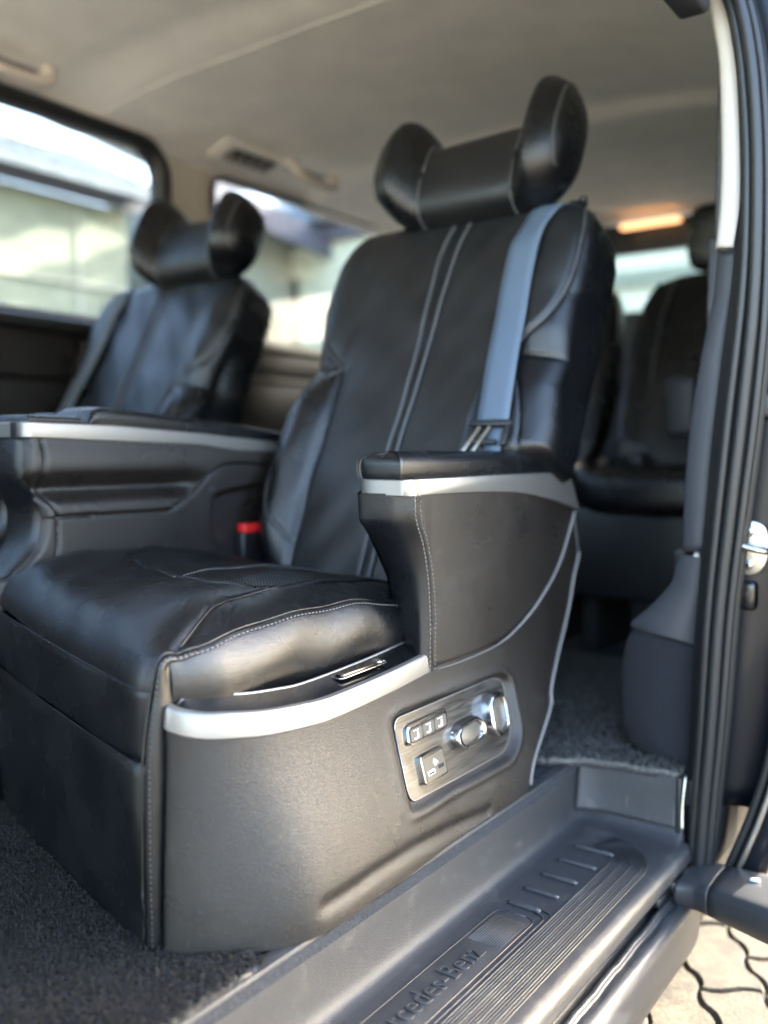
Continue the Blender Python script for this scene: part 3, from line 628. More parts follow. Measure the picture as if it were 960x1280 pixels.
def build_back(root, res=1.0, belt=True):
    nw, na = int(210 * res), int(190 * res)
    w = np.linspace(-.06, WT - .0005, int(nw * 1.25)); w = np.r_[w]; th = np.linspace(0, np.pi, na)
    # front surface
    a = .40; c = np.cos(th[::2]); c = c[np.abs(c) > .55]; xh = np.unique(np.round(np.r_[-np.sign(c) * np.abs(c) ** a, np.linspace(-.93, .93, int(230 * res))], 4)); na = len(xh)
    XP = xh[None] * H(w[:, None] + 0 * xh[None], np.sign(xh)[None] + 0 * w[:, None]) * .999
    Wg = np.repeat(w[:, None], na, 1)
    P = back_pt(XP, Wg)
    xm, wm = cellmid(XP), cellmid(Wg)
    def reg(side, low, s):
        S = np.array(cat(side, 40)); xs_ = np.interp(wm, S[::-1, 1], S[::-1, 0]) if S[0, 1] > S[-1, 1] else np.interp(wm, S[:, 1], S[:, 0])
        Lo = np.array(cat(low, 30)); xl = np.interp(wm, Lo[::-1, 1], Lo[::-1, 0])
        lim = np.where(wm > .438, np.abs(xs_), np.abs(xl)); return (s * xm > lim)
    rm, lm = reg(SIDE[1], LOW[1], 1), reg(SIDE[0], LOW[0], -1)
    upm = wm > .438
    _a, _b = cat(SEAMS[0], 60)[::-1], cat(SEAMS[1], 60)[::-1]; strip = (wm > -.04) & (wm < .80) & (xm > np.interp(wm, _a[:, 1], _a[:, 0])) & (xm < np.interp(wm, _b[:, 1], _b[:, 0]))
    bk = grid('backrest', P, 'leather_back', root, mask=~(rm | lm | strip))
    grid('centre_strip', P, 'perf_back', root, mask=strip)
    for mk_, nm in ((rm, 'side_bolster'), (lm, 'side_bolster')):
        grid(nm, P, 'leather', root, mask=mk_ & upm); grid(nm, P, 'leather', root, mask=mk_ & ~upm)
    # shell behind: from the rim round the back
    rim_l, rim_r = P[:, 0], P[:, -1]
    Bs = []
    for t in np.linspace(0, 1, 26):
        ang_ = np.pi * t; hx = -np.sign(math.cos(ang_)) * abs(math.cos(ang_)) ** .5
        depth = (abs(math.sin(ang_)) ** .5) * .085
        tt = np.sqrt(np.clip(1 - (np.clip(w - (WT - .06), 0, 1) / .06) ** 2, 0, 1)) * .8 + .2
        n = -.055 - depth * tt
        Bs.append(np.stack([XB + hx * (HS(w) - (.115 if hx > 0 else .018) * (1 - sm(.19, .262, w)) + (.010 if hx > 0 else 0)), 1.35 + w * Wv[1] + n * Nv[1], .33 + w * Wv[2] + n * Nv[2]], -1))
    Bs = [P[:, 0]] + Bs + [P[:, -1]]
    sh = grid('back_shell', np.stack(Bs, 1), 'leather', root, rev=True)
    # top cap
    top = np.concatenate([P[-1], np.stack(Bs[1:-1], 1)[-1][::-1]], 0); ctr = top.mean(0)
    V = [top * (1 - t) + ctr * t + Wv * .010 * math.sqrt(1 - (1 - t) ** 2) for t in (0, .08, .2, .4, .7, .97)]
    grid('top_panel', np.stack(V, 0), 'leather', root, cv=True)
    for S in SEAMS:
        C = resample(cat(S, 60), .008); tube('seam_cord', back_pt(C[:, 0], C[:, 1], .0046), .0024, 'piping', root, n=8)
        s2 = 1 if S is SEAMS[0] else -1
        if res > .9: stitches('stitching', back_pt(C[:, 0] + s2 * .005, C[:, 1], .0006), 'dark_thread', root)
    for S in SIDE + LOOP[:1]:
        C = resample(cat(S, 60), .008); tube('seam_cord', back_pt(C[:, 0], C[:, 1], .0008), .0016, 'piping', root, n=6)
        if res > .9: stitches('stitching', back_pt(C[:, 0] + np.sign(C[:, 0]) * .006, C[:, 1], .0008), 'dark_thread', root)
def build_headrest(root, res=1.0):
    nx = int(110 * res); u = np.linspace(-1, 1, nx); HX = .226; xs_ = np.sin(u * np.pi / 2) * HX; XH = -.972 if TF.m > 0 else -1.10
    ax = np.abs(xs_); end = np.sqrt(np.clip(1 - (np.clip(ax - (HX - .085), 0, 1) / .085) ** 2, 0, 1))
    tilt = .026 * (xs_ / HX)
    top = .964 + .054 * sm(.092, .150, ax) + xs_ / HX * .012 + tilt * sm(.08, .2, ax) * .6; bot = .768 + .010 * sm(.1, .2, ax)
    mid = (top * .48 + bot * .52); hh = (top - bot) / 2 * (end ** .7 * .998 + .002); dp = (.066 + .026 * sm(.10, .165, ax)) * (end ** .8 * .998 + .002)
    fw = .038 + .040 * sm(.10, .165, ax)
    lean_out = np.sign(xs_) * .0
    ph = np.linspace(0, 2 * np.pi, int(64 * res), endpoint=False); G = []
    for i in range(nx):
        c, s = np.cos(ph), np.sin(ph); n = fw[i] + np.sign(c) * np.abs(c) ** .75 * dp[i]; w_ = mid[i] + np.sign(s) * np.abs(s) ** .72 * hh[i]
        n = n - .028 * ((w_ - .95) / .15) * sm(.12, .2, ax[i]) * 0
        for sx_ in (.112,): n = n - .004 * np.exp(-((ax[i] - sx_) / .005) ** 2) * np.sign(c) * np.abs(c)
        G.append(np.stack([XH + xs_[i] + lean_out[i] + 0 * c, 1.35 + w_ * Wv[1] + n * Nv[1], .33 + w_ * Wv[2] + n * Nv[2]], -1))
    G = np.array(G); mx_ = cellmid(np.repeat(xs_[:, None], len(ph), 1)); mx_ = np.concatenate([mx_, mx_[:, -1:]], 1)
    hr = grid('headrest', G, 'leather_back', root, cv=True, mask=np.abs(mx_) < .112)
    for s in (-1, 1): grid('headrest_wing', G, 'leather', hr, cv=True, mask=(s * mx_) >= .112)
    for s in (-1, 1):
        i = int(np.argmin(np.abs(xs_ - s * .112))); ring = G[i]; c0 = ring.mean(0)
        ring = c0 + (ring - c0) * 1.004; k = len(ring)
        tube('seam_cord', np.r_[ring[int(k * .0):int(k * .17)]] if True else ring, .0020, 'piping', hr, n=6)
        tube('seam_cord', ring[int(k * .72):], .0020, 'piping', hr, n=6)
        i = int(np.argmin(np.abs(xs_ - s * .205))); ring = G[i]; k = len(ring)
        for off in (0,):
            q = np.r_[ring[int(k * .80):], ring[:int(k * .30)]]; c0 = ring.mean(0); q = c0 + (q - c0) * 1.012
            tube('seam_cord', q, .0012, 'piping', hr, n=6)
            if res > .9: stitches('stitching', c0 + (q - c0) * 1.004 + np.array((s * .005, 0, 0)), 'thread', hr)
    for s in (-1, 1):
        p0 = back_pt(s * .09 + .03, .80, -.05); tube('headrest_post', [p0 + Wv * .0, p0 + Wv * .06], .007, 'chrome', hr, n=12)
    return hr
def yfront(x):   # front line of the seat (plan)
    return .642 + .225 * np.clip(-.80 - x, 0, 1) + .08 * np.clip(-.80 - x, 0, 1) ** 2
def yf0(x): return yfront(x) + .001 + .012 * np.exp(-np.clip(-.80 - x, 0, 1) / .010)
def xe(y): return -.798 + .010 * sm(.664, .74, y)
def ztop(x, y):
    t = np.clip((y - yf0(x)) / .14, 0, 1); zf_ = .2995 + .0205 * np.clip((-.80 - x) / .5, 0, 1); z = zf_ + (.384 - zf_) * np.clip(1 - (1 - t) ** 2.3, 0, 1) ** .55
    z = z - .050 * sm(1.02, 1.36, y)
    e = np.clip((xe(y) - x) / .11, 0, 1); ze = np.interp(y, ZE_[0], ZE_[1])
    k_ = (1 - e) ** 2.2; z = z * (1 - k_) + np.minimum(z, ze) * k_
    z = z + .016 * (1 - sm(-1.27, -1.10, x)) * sm(.68, .85, y) - .05 * np.clip((x + 1.285) / -.02, 0, 1) ** 2 * sm(.02, .12, y - yfront(x))
    z = z - .010 * np.exp(-((x + .93) / .07) ** 2) * sm(.85, 1.0, y) * (1 - sm(1.2, 1.35, y)) * .4
    z = z + (.0022 * np.sin(x * 29 + y * 21) * np.sin(y * 33 - x * 12) + .0012 * np.sin(x * 70 + y * 31)) * sm(0, .05, y - yfront(x))
    return z
_z = cat([(.64, .333), (.68, .3385), (.72, .3435), (.78, .3505), (.87, .3565), (.96, .3560), (1.04, .3500), (1.12, .338), (1.2, .325), (1.38, .31)], 90); ZE_ = (_z[:, 0], _z[:, 1])
PERF = [(-1.225, 1.36), (-1.225, 1.00), (-1.19, .955), (-1.02, .905), (-.90, .895), (-.865, .915), (-.850, 1.00), (-.845, 1.36)]
BOLS = [(-.798, .690), (-.812, .73), (-.838, .80), (-.852, .88), (-.850, 1.0), (-.845, 1.2), (-.84, 1.36)]
CSEAM = [(-1.045, .897), (-1.040, 1.0), (-1.035, 1.2), (-1.03, 1.36)]
def cush(x, y, lift=0):
    x, y = np.asarray(x, float), np.asarray(y, float); z = ztop(x, y)
    z = z - .0045 * np.exp(-(dist_poly(x, y, cat(PERF, 60)) / .005) ** 2) - .003 * np.exp(-(dist_poly(x, y, cat(BOLS, 40)) / .005) ** 2) - .0045 * np.exp(-(dist_poly(x, y, CSEAM) / .005) ** 2)
    # little gathers where the bolster seam ends at the front corner
    z = z + .0008 * np.sin((x * 1.3 + y) * 330 + 60 * x) * np.exp(-(((x + .83) / .03) ** 2 + ((y - .78) / .03) ** 2))
    return np.stack([x, y, z + lift], -1)
def build_cushion(root, res=1.0):
    nx, ny = int(230 * res), int(260 * res)
    xs_ = np.linspace(-1.305, -.775, nx); t = np.linspace(0, 1, ny)
    X = np.repeat(xs_[:, None], ny, 1); y0_ = yf0(X); X0 = X.copy()
    for _ in range(5):
        y0_ = yf0(X); Y = y0_ + (1.37 - y0_) * t[None] ** 2.1; X = -1.305 + (X0 + 1.305) / .53 * (xe(Y) + 1.305)
    P = cush(X, Y); xm, ym = cellmid(X), cellmid(Y)
    pf = inside(xm, ym, np.array(cat(PERF, 60))); B = cat(BOLS, 60); bl = xm > np.interp(ym, B[:, 1], B[:, 0]); bl &= ~pf
    grid('seat_cushion', P, 'leather', root, mask=~(pf | bl), rev=True)
    grid('perforated_panel', P, 'perf', root, mask=pf & (xm < -1.043), rev=True); grid('perforated_panel', P, 'perf', root, mask=pf & (xm >= -1.043), rev=True)
    # near bolster: top + bulging side wall in one sheet
    grid('cushion_bolster', P, 'leather', root, mask=bl, rev=True)
    yb = np.linspace(.676, 1.37, int(150 * res)); prof_ = []
    e0 = cush(xe(yb), yb); taper = np.sqrt(np.clip((yb - .672) / .07, 0, 1)).clip(0, 1)
    for f, dx in ((0, 0), (.04, .006), (.12, .0125), (.25, .0190), (.42, .0225), (.60, .0205), (.78, .013), (.92, .001), (1, -.012)):
        prof_.append(np.stack([xe(yb) + dx * (.25 + .75 * taper) + .0015 * np.sin(yb * 38 + f * 5), yb, e0[:, 2] - (e0[:, 2] - .238) * f], -1))
    pr = np.stack(prof_, 1)
    # smooth the profile by resampling
    G = np.array([cat(r_, 32) for r_ in pr]); grid('cushion_bolster', G, 'leather', root)
    ss = np.stack([xe(yb) + .0017, yb, e0[:, 2] + .0006], 1)[2:]
    tube('seam_cord', ss, .0016, 'leather', root, n=6)
    if res > .9:
        stitches('stitching', ss + (.0082, 0, -.0048), 'thread', root, ln=.0046, gap=.0026, r=.0010)
        C = resample(cat(CSEAM, 30), .006); stitches('stitching', cush(C[:, 0] + .007, C[:, 1], .0008), 'thread', root, r=.001)
        C = resample(cat(PERF[2:6], 40), .006); stitches('stitching', cush(C[:, 0], C[:, 1] - .006, .0006), 'dark_thread', root)
    C = resample(cat(BOLS, 60), .01)[1:]; tube('seam_cord', cush(C[:, 0], C[:, 1], .001), .0016, 'leather', root, n=6)
def build_front(root, res=1.0):
    # front apron under the cushion, three leather bands one over the other, and the corner return
    nx = int(120 * res); xs_ = np.linspace(-1.335, -.800, nx)
    bands = [(0.002, .213), (.2145, .2985)]
    for k, (z0, z1) in enumerate(bands):
        zz_ = np.linspace(z0, z1, int((30, 22, 12)[k]))
        X = np.repeat(xs_[:, None], len(zz_), 1); Zt = np.repeat(zz_[None], nx, 0); t = (Zt - z0) / (z1 - z0)
        edge = np.minimum(t * (z1 - z0), (1 - t) * (z1 - z0)); edge = np.where((k == 2) & (t > .5), 1, edge); tuck = .003 * np.exp(-(edge / .003) ** 1.2)
        Y = yfront(X) + tuck - .004 * np.sin(np.pi * t) * (1, .35, .0)[k] + .0018 * np.sin(X * 23 + Zt * 31) + (.0 if k < 2 else .010 * t ** 2)
        drop = .0205 * np.clip((-.80 - X) / .5, 0, 1) ** 1.0
        Zs = Zt + drop * (Zt / .3)
        Y = Y + .012 * np.exp(-((-.80 - X) / .010)) ; Xo = X
        grid('front_apron' if k else 'front_panel', np.stack([Xo, Y, Zs], -1), 'leather', root)
    for z in (.2138, .2992):
        d = .020 * np.clip((-.80 - xs_) / .5, 0, 1) * (z / .3); P = np.stack([xs_, yfront(xs_) + .0005 + .012 * np.exp(-((-.80 - xs_) / .010)), z + d], 1); tube('seam_cord', P, .0013, 'leather', root, n=6)
    # corner band between two seams, running from floor to cushion
    ye_ = np.array([.661, .668, .678, .690, .703, .716]); pe_ = cush(xe(ye_), ye_, .0012)
    cz = [0, .086, .175, .22, .259, .290] + pe_[:, 2].tolist(); cy = [.640, .640, .641, .643, .648, .654] + pe_[:, 1].tolist(); cx = [-.801, -.801, -.801, -.801, -.8005, -.7995] + (pe_[:, 0] + .0005).tolist()
    A = cat(np.stack([cx, cy, cz], 1), 60); Bv = A + np.stack([np.interp(A[:, 2], [0, .28, .34], [.014, .012, .006]), np.interp(A[:, 2], [0, .2, .3, .34], [.030, .026, .016, .004]), np.interp(A[:, 2], [0, .27, .34], [0, 0, -.012])], 1)
    rows = []
    for t in np.linspace(0, 1, 14):
        o = .0055 * math.sin(math.pi * t); rows.append(A * (1 - t) + Bv * t + np.array((.6 * o + .3 * o, -.9 * o, 0)) + np.array((0, .004 * math.exp(-(t / .08) ** 2), 0)))
    grid('corner_welt', np.stack(rows, 1), 'leather', root, rev=False)
    back_in = Bv + (-.02, .05, 0); grid('corner_return', np.stack([Bv, Bv + (0, .012, 0), back_in], 1), 'black', root)
    s1 = A * .66 + Bv * .34 + (.0045, -.0052, 0); stitches('stitching', s1, 'dark_thread', root, ln=.0045, gap=.0022)
    tube('seam_cord', A + (.0005, -.0005, 0), .0016, 'leather', root, n=6)

# ---- outer side of the seat
def XP_(y, z):
    x = -.6690 - .0510 * sm(0, .26, z)
    x = x + .004 * np.exp(-(((y - .84) / .10) ** 2 + ((z - .13) / .12) ** 2))
    if 'TOFF' in globals(): x = x + np.interp(y, TOFF[0], TOFF[1])
    cr = [(.80, .030), (.90, .033), (1.0, .030), (1.12, .018), (1.20, .010)]
    x = x - .004 * np.exp(-(dist_poly(y, z, cr) / .010) ** 2)
    cr2 = [(1.36, .012), (1.40, .08), (1.45, .16)]
    return x
YR = [(-.01, 1.345), (.043, 1.372), (.112, 1.470), (.137, 1.485), (.236, 1.590), (.325, 1.630), (.370, 1.652), (.418, 1.638), (.455, 1.626), (.52, 1.60)]
yrc = cat(YR, 60)
def yrear(z): return np.interp(z, yrc[:, 0], yrc[:, 1])
TRAY = cat([(.674, -.798, .262), (.664, -.785, .258), (.670, -.765, .253), (.688, -.745, .248), (.715, -.729, .245), (.755, -.716, .2405), (.81, -.710, .2365), (.87, -.709, .234), (1.0, -.714, .238), (1.108, -.7205, .244)], 90)  # y,x,z of the outer lower edge of the silver band
_k = TRAY[:, 0] >= .74; _k[:12] = False; TOFF = (TRAY[_k, 0], TRAY[_k, 1] - XP_(TRAY[_k, 0], TRAY[_k, 2]))
LOWSEAM = cat([(1.107, .243), (1.206, .241), (1.322, .248), (1.409, .273), (1.486, .312), (1.552, .364), (1.613, .452)], 60)
POSTF = cat([(.506, 1.064), (.47, 1.068), (.434, 1.087), (.385, 1.102), (.325, 1.109), (.243, 1.109)], 60)
def ypost(z): return np.interp(z, POSTF[::-1, 0], POSTF[::-1, 1])
def build_side(root, res=1.0):
    # lower panel: sweep of vertical curves along the plan line under the silver band
    n = len(TRAY); rows = []
    nz = 60
    for i in range(n):
        y, x, zt = TRAY[i]; f = i / (n - 1)
        zs = np.linspace(0.0, zt + .004, nz); round_ = np.clip((.80 - y) / .14, 0, 1)
        x0_ = XP_(np.array([y]), np.array([zt]))[0]; xs_ = x + (XP_(np.full(nz, y), zs) - x0_) * (1 - .85 * (1 - sm(.655, .80, y)))
        # toward the foot the rounding tightens and pushes outward
        tb = 1 - sm(0, .25, zs)
        ysl = np.full(nz, y) - .014 * tb * round_ + .004 * np.sin(np.pi * zs / zt) * 0
        rows.append(np.stack([xs_, ysl, zs], 1))
    G1 = np.array(rows)
    # continue rearwards
    tt = np.linspace(0, 1, 150)[1:]; zs = G1[-1][:, 2]; rows2 = []
    for t in tt:
        yv_ = 1.108 + (yrear(zs) - 1.108) * t; xs_ = XP_(yv_, zs); xs_ = xs_ - .008 * sm(.93, 1, t) * np.sqrt(1) ** 2
        rows2.append(np.stack([xs_, yv_, zs], 1))
    G = np.concatenate([G1, np.array(rows2)], 0)
    # recess for the control plate: hold the panel back inside its outline
    Yg, Zg = G[..., 1], G[..., 2]
    rec = np.array(round_poly(CTL, .022, 8)); ins_ = inside(Yg, Zg, rec); dd = dist_poly(Yg, Zg, np.r_[rec, rec[:1]]); sd = np.where(ins_, dd, -dd)
    G[..., 0] += .0030 * np.exp(-((sd + .004) / .005) ** 2) - .0090 * sm(-.002, .010, sd)
    sp_ = grid('side_panel', G, 'leather_grey', root, rev=False)
    # upper field: z from tray height to under the armrest trim
    nz2, ny2 = 110, 190; z2 = np.linspace(.2478, .507, nz2); rows = []
    for z in z2:
        y0, y1 = ypost(z), yrear(z); yv_ = np.linspace(y0, y1, ny2); rows.append(np.stack([XP_(yv_, np.full(ny2, z)), yv_, np.full(ny2, z)], 1))
    G2 = np.array(rows).transpose(1, 0, 2); Yg, Zg = G2[..., 1], G2[..., 2]
    d = dist_poly(Yg, Zg, LOWSEAM); above = Zg > np.interp(Yg, LOWSEAM[:, 0], LOWSEAM[:, 1])
    G2[..., 0] += np.where(above, .004 * sm(0, .012, d), 0) - .003 * np.exp(-(d / .003) ** 2) - .010 * sm(.03, 0, yrear(Zg) - Yg) * (~above)
    G2[..., 0] += np.where(above, .0018 * np.sin(Yg * 14 + 1) * np.sin(Zg * 19), 0)
    am = cellmid(above.astype(float)) > .5
    grid('armrest_panel', G2, 'leather_grey', root, mask=am)
    grid('side_panel', G2, 'leather_grey', root, mask=~am)
    ls = LOWSEAM[2:]; P = np.stack([XP_(ls[:, 0], ls[:, 1]) + .0022, ls[:, 0], ls[:, 1]], 1)
    tube('piping', P[:], np.interp(P[:, 1], [1.1, 1.30, 1.42, 1.62], [.0006, .0009, .0022, .0026]), 'thread', root, n=8)
    zr = np.linspace(.005, .455, 70); zr2 = zr[zr < .38]
    tube('piping', np.stack([XP_(yrear(zr2), zr2) - .006, yrear(zr2) + .001, zr2], 1), .0032, 'thread', root, n=8)
    tube('piping', np.stack([XP_(yrear(zr), zr) - .010, yrear(zr) + .004, zr], 1)[-14:], .0026, 'dark_thread', root, n=8)
    # rear closing face of the side box
    zc_ = np.linspace(0.0, .51, 50); a_ = np.stack([XP_(yrear(zc_), zc_) - .010, yrear(zc_), zc_], 1); grid('side_box_back', np.stack([a_, a_ + (-.03, .004, 0), a_ + (-.075, -.002, 0)], 1), 'black', root)
    # inner faces so the box is solid
    grid('side_box_inner', np.stack([np.stack([np.full(50, -.80), np.interp(zc_, [0, .24, .26, .32, .375, .428, .466, .511], [1.15, 1.15, 1.13, 1.12, 1.11, 1.075, 1.045, 1.040]), zc_], 1), np.stack([np.full(50, -.80), yrear(zc_), zc_], 1)], 1), 'leather', root, rev=True)
    # ---- armrest post front: wraps from the outer seam round to the inner side
    zpf = np.linspace(.243, .508, 60); rows = []
    yi = np.interp(zpf, [.233, .26, .325, .378, .430, .467, .512], [1.140, 1.138, 1.132, 1.118, 1.082, 1.045, 1.040])
    yo = ypost(zpf)
    for i, z in enumerate(zpf):
        xo = float(XP_(np.array([yo[i]]), np.array([z]))[0]); ct = [(xo + .0035, yo[i] + .0015), (xo + .0030, yo[i] - .006), (xo - .006, yo[i] - .016), (xo - .022, yo[i] * .7 + yi[i] * .3 - .021), (xo - .055, yo[i] * .3 + yi[i] * .7 - .019), (-.793, yi[i] - .012), (-.800, yi[i] + .004), (-.802, yi[i] + .03)]
        c_ = cat(ct, 35); rows.append(np.stack([c_[:, 0], c_[:, 1], np.full(len(c_), z)], 1))
    pf_ = grid('armrest_post', np.array(rows), 'leather', root)
    xo = XP_(yo, zpf)
    sx = np.stack([xo + .0035, yo + .0005, zpf], 1); tube('seam_cord', sx, .0012, 'black', root, n=6)
    stitches('stitching', np.stack([xo + .0050, yo + .0065, zpf], 1), 'thread', root, ln=.0042, gap=.0026, r=.0008)
    stitches('stitching', np.stack([xo + .0046, yo - .0065, zpf], 1), 'thread', root, ln=.0042, gap=.0026, r=.0008)
    # ---- silver armrest trim + pad
    out = cat([(1.570, .5275), (1.585, .5275)], 2); outline = [(1.066, .5275), (1.30, .5285), (1.576, .5275)] + [(1.625, .4545)] + cat([(1.60, .4600), (1.54, .4725), (1.456, .4870), (1.39, .4955), (1.32, .5005), (1.20, .5042), (1.066, .5045)], 30).tolist()
    tr_ = prism('armrest_trim', outline, 'x', -.730, -.7135, 'silver', root, bev=.0015)
    fp = cat([(-.7140, 1.070), (-.7145, 1.050), (-.7185, 1.041), (-.727, 1.0365), (-.745, 1.034), (-.775, 1.0325), (-.790, 1.036), (-.799, 1.046), (-.801, 1.060)], 40)
    G = []
    for x, y in fp: G.append([(x * .97 + -.757 * .03, y + .012, .5275), (x, y + .001, .5275), (x, y, .5262), (x, y, .5058), (x, y + .001, .5045), (x * .97 - .757 * .03, y + .012, .5045)])
    grid('armrest_trim', np.array(G), 'silver', root, rev=True, edge=30)
    pad_o = [(-.719, 1.05), (-.719, 1.30), (-.719, 1.53), (-.722, 1.565), (-.745, 1.575), (-.785, 1.572), (-.800, 1.55), (-.801, 1.30), (-.801, 1.06), (-.795, 1.042), (-.775, 1.037), (-.745, 1.038), (-.724, 1.042)]
    po = cat(pad_o, 90, True); c0 = np.array([-.760, 1.30]); G = []
    for s, z in ((.985, .528), (1.0, .531), (1.01, .538), (1.012, .548), (1.0, .556)):
        inn = (1 - s) * 2.2
        G.append([(c0[0] + (x - c0[0]) * (1 - (1 - s) * 3), y + (c0[1] - y) * 0 + np.sign(c0[1] - y) * (1 - s) * .08, z) for x, y in po])
    for k, (q, z) in enumerate(((.008, .5625), (.018, .5665), (.032, .5675))):
        G.append([(x - np.sign(x - c0[0]) * min(abs(x - c0[0]), q), y - np.sign(y - c0[1]) * min(abs(y - c0[1]), q), z) for x, y in po])
    G.append([(c0[0] + (x - c0[0]) * .05, c0[1] + (y - c0[1]) * .9, .5680) for x, y in po])
    grid('armrest_pad', np.array(G), 'leather', root, cv=True)
    # ---- silver tray band with gloss inlay below the cushion
    n = len(TRAY); T3 = np.stack([TRAY[:, 1], TRAY[:, 0], TRAY[:, 2]], 1); tan = np.gradient(T3[:, :2], axis=0); tan /= np.linalg.norm(tan, axis=1)[:, None]
    nor = np.stack([tan[:, 1], -tan[:, 0]], 1)             # outward in plan
    f = np.linspace(0, 1, n); wid = np.interp(f, [0, .1, .3, .6, 1], [.004, .034, .055, .053, .048]); hgt = np.interp(f, [0, .12, .4, 1], [.019, .025, .0265, .0255])
    def off(d, z): return np.stack([T3[:, 0] + nor[:, 0] * d, T3[:, 1] + nor[:, 1] * d, T3[:, 2] + z], 1)
    rows = [off(-.004, -.004), off(.0010, -.003), off(.0026, -.001), off(.0026, .001), off(.0006, hgt * .80), off(-.0002, hgt * .90), off(-.0020, hgt * .98), off(-.0045, hgt), off(-.0088, hgt + .0006), off(-.0098, hgt - .0015)]
    band = grid('tray_trim', np.stack(rows, 1), 'silver', root, rev=False, edge=35)
    rows = [off(-.0098, hgt - .0012), off(-.0098 - (wid - .014) * .5, hgt + .0045), off(-wid + .0035, hgt + .0100)]
    grid('tray_inlay', np.stack(rows, 1)[13:], 'gloss_black', root)
    rows = [off(-wid + .004, hgt + .0090), off(-wid + .0035, hgt + .0117), off(-wid + .0010, hgt + .0119), off(-wid - .0015, hgt - .02)]
    grid('tray_trim', np.stack(rows, 1)[20:], 'silver', root)
    e = T3[-1]; rbox('tray_trim', (e[0] - .047, e[1] - .004, e[2] - .004), (e[0] + .0005, e[1] + .0015, e[2] + .0262), 'silver', root, bev=.0015)
    # release handle set in the inlay
    cup = [(-.750, .925), (-.7335, .925), (-.7335, 1.010), (-.750, 1.012)]
    zt_ = lambda y: float(np.interp(y, TRAY[:, 0][12:], TRAY[:, 2][12:])) + float(np.interp(y, [.7, .85, 1.1], [.032, .033, .032]))
    ho = rrect(.915, 1.020, -.7525, -.7330, .006, 5)
    rim = np.array([(x, y, zt_(y) + .0008) for y, x in ho]); tube('handle_rim', np.r_[rim, rim[:1]], .0011, 'chrome', root, n=6)
    mk('handle_well', [(x, y, zt_(y) + .0004) for y, x in ho], [tuple(range(len(ho)))], 'black', root, smooth=False)
    lv = np.array([(x, y, zt_(y) + .003) for y, x in rrect(.920, 1.000, -.7495, -.7360, .004, 4)]); k = len(lv)
    V = np.r_[lv - (0, 0, .003), lv + (0, 0, .0005), lv * (.9, 1, 1) + lv.mean(0) * (.1, 0, 0) + (0, 0, .0015)]
    mk('release_handle', V, [(a_ * k + i, a_ * k + (i + 1) % k, (a_ + 1) * k + (i + 1) % k, (a_ + 1) * k + i) for a_ in (0, 1) for i in range(k)] + [tuple(2 * k + i for i in range(k))], 'gloss_black', root, edge=40)
    rbox('handle_tip', (-.750, 1.001, zt_(1.0)), (-.7355, 1.014, zt_(1.0) + .006), 'chrome', root, bev=.003)
    return sp_
CTL = [(.993, .206), (1.045, .2045), (1.318, .200), (1.345, .184), (1.336, .094), (1.292, .066), (1.000, .072), (.990, .088)]
PLATE = [(1.004, .195), (1.30, .193), (1.328, .182), (1.318, .106), (1.282, .079), (1.003, .084)]
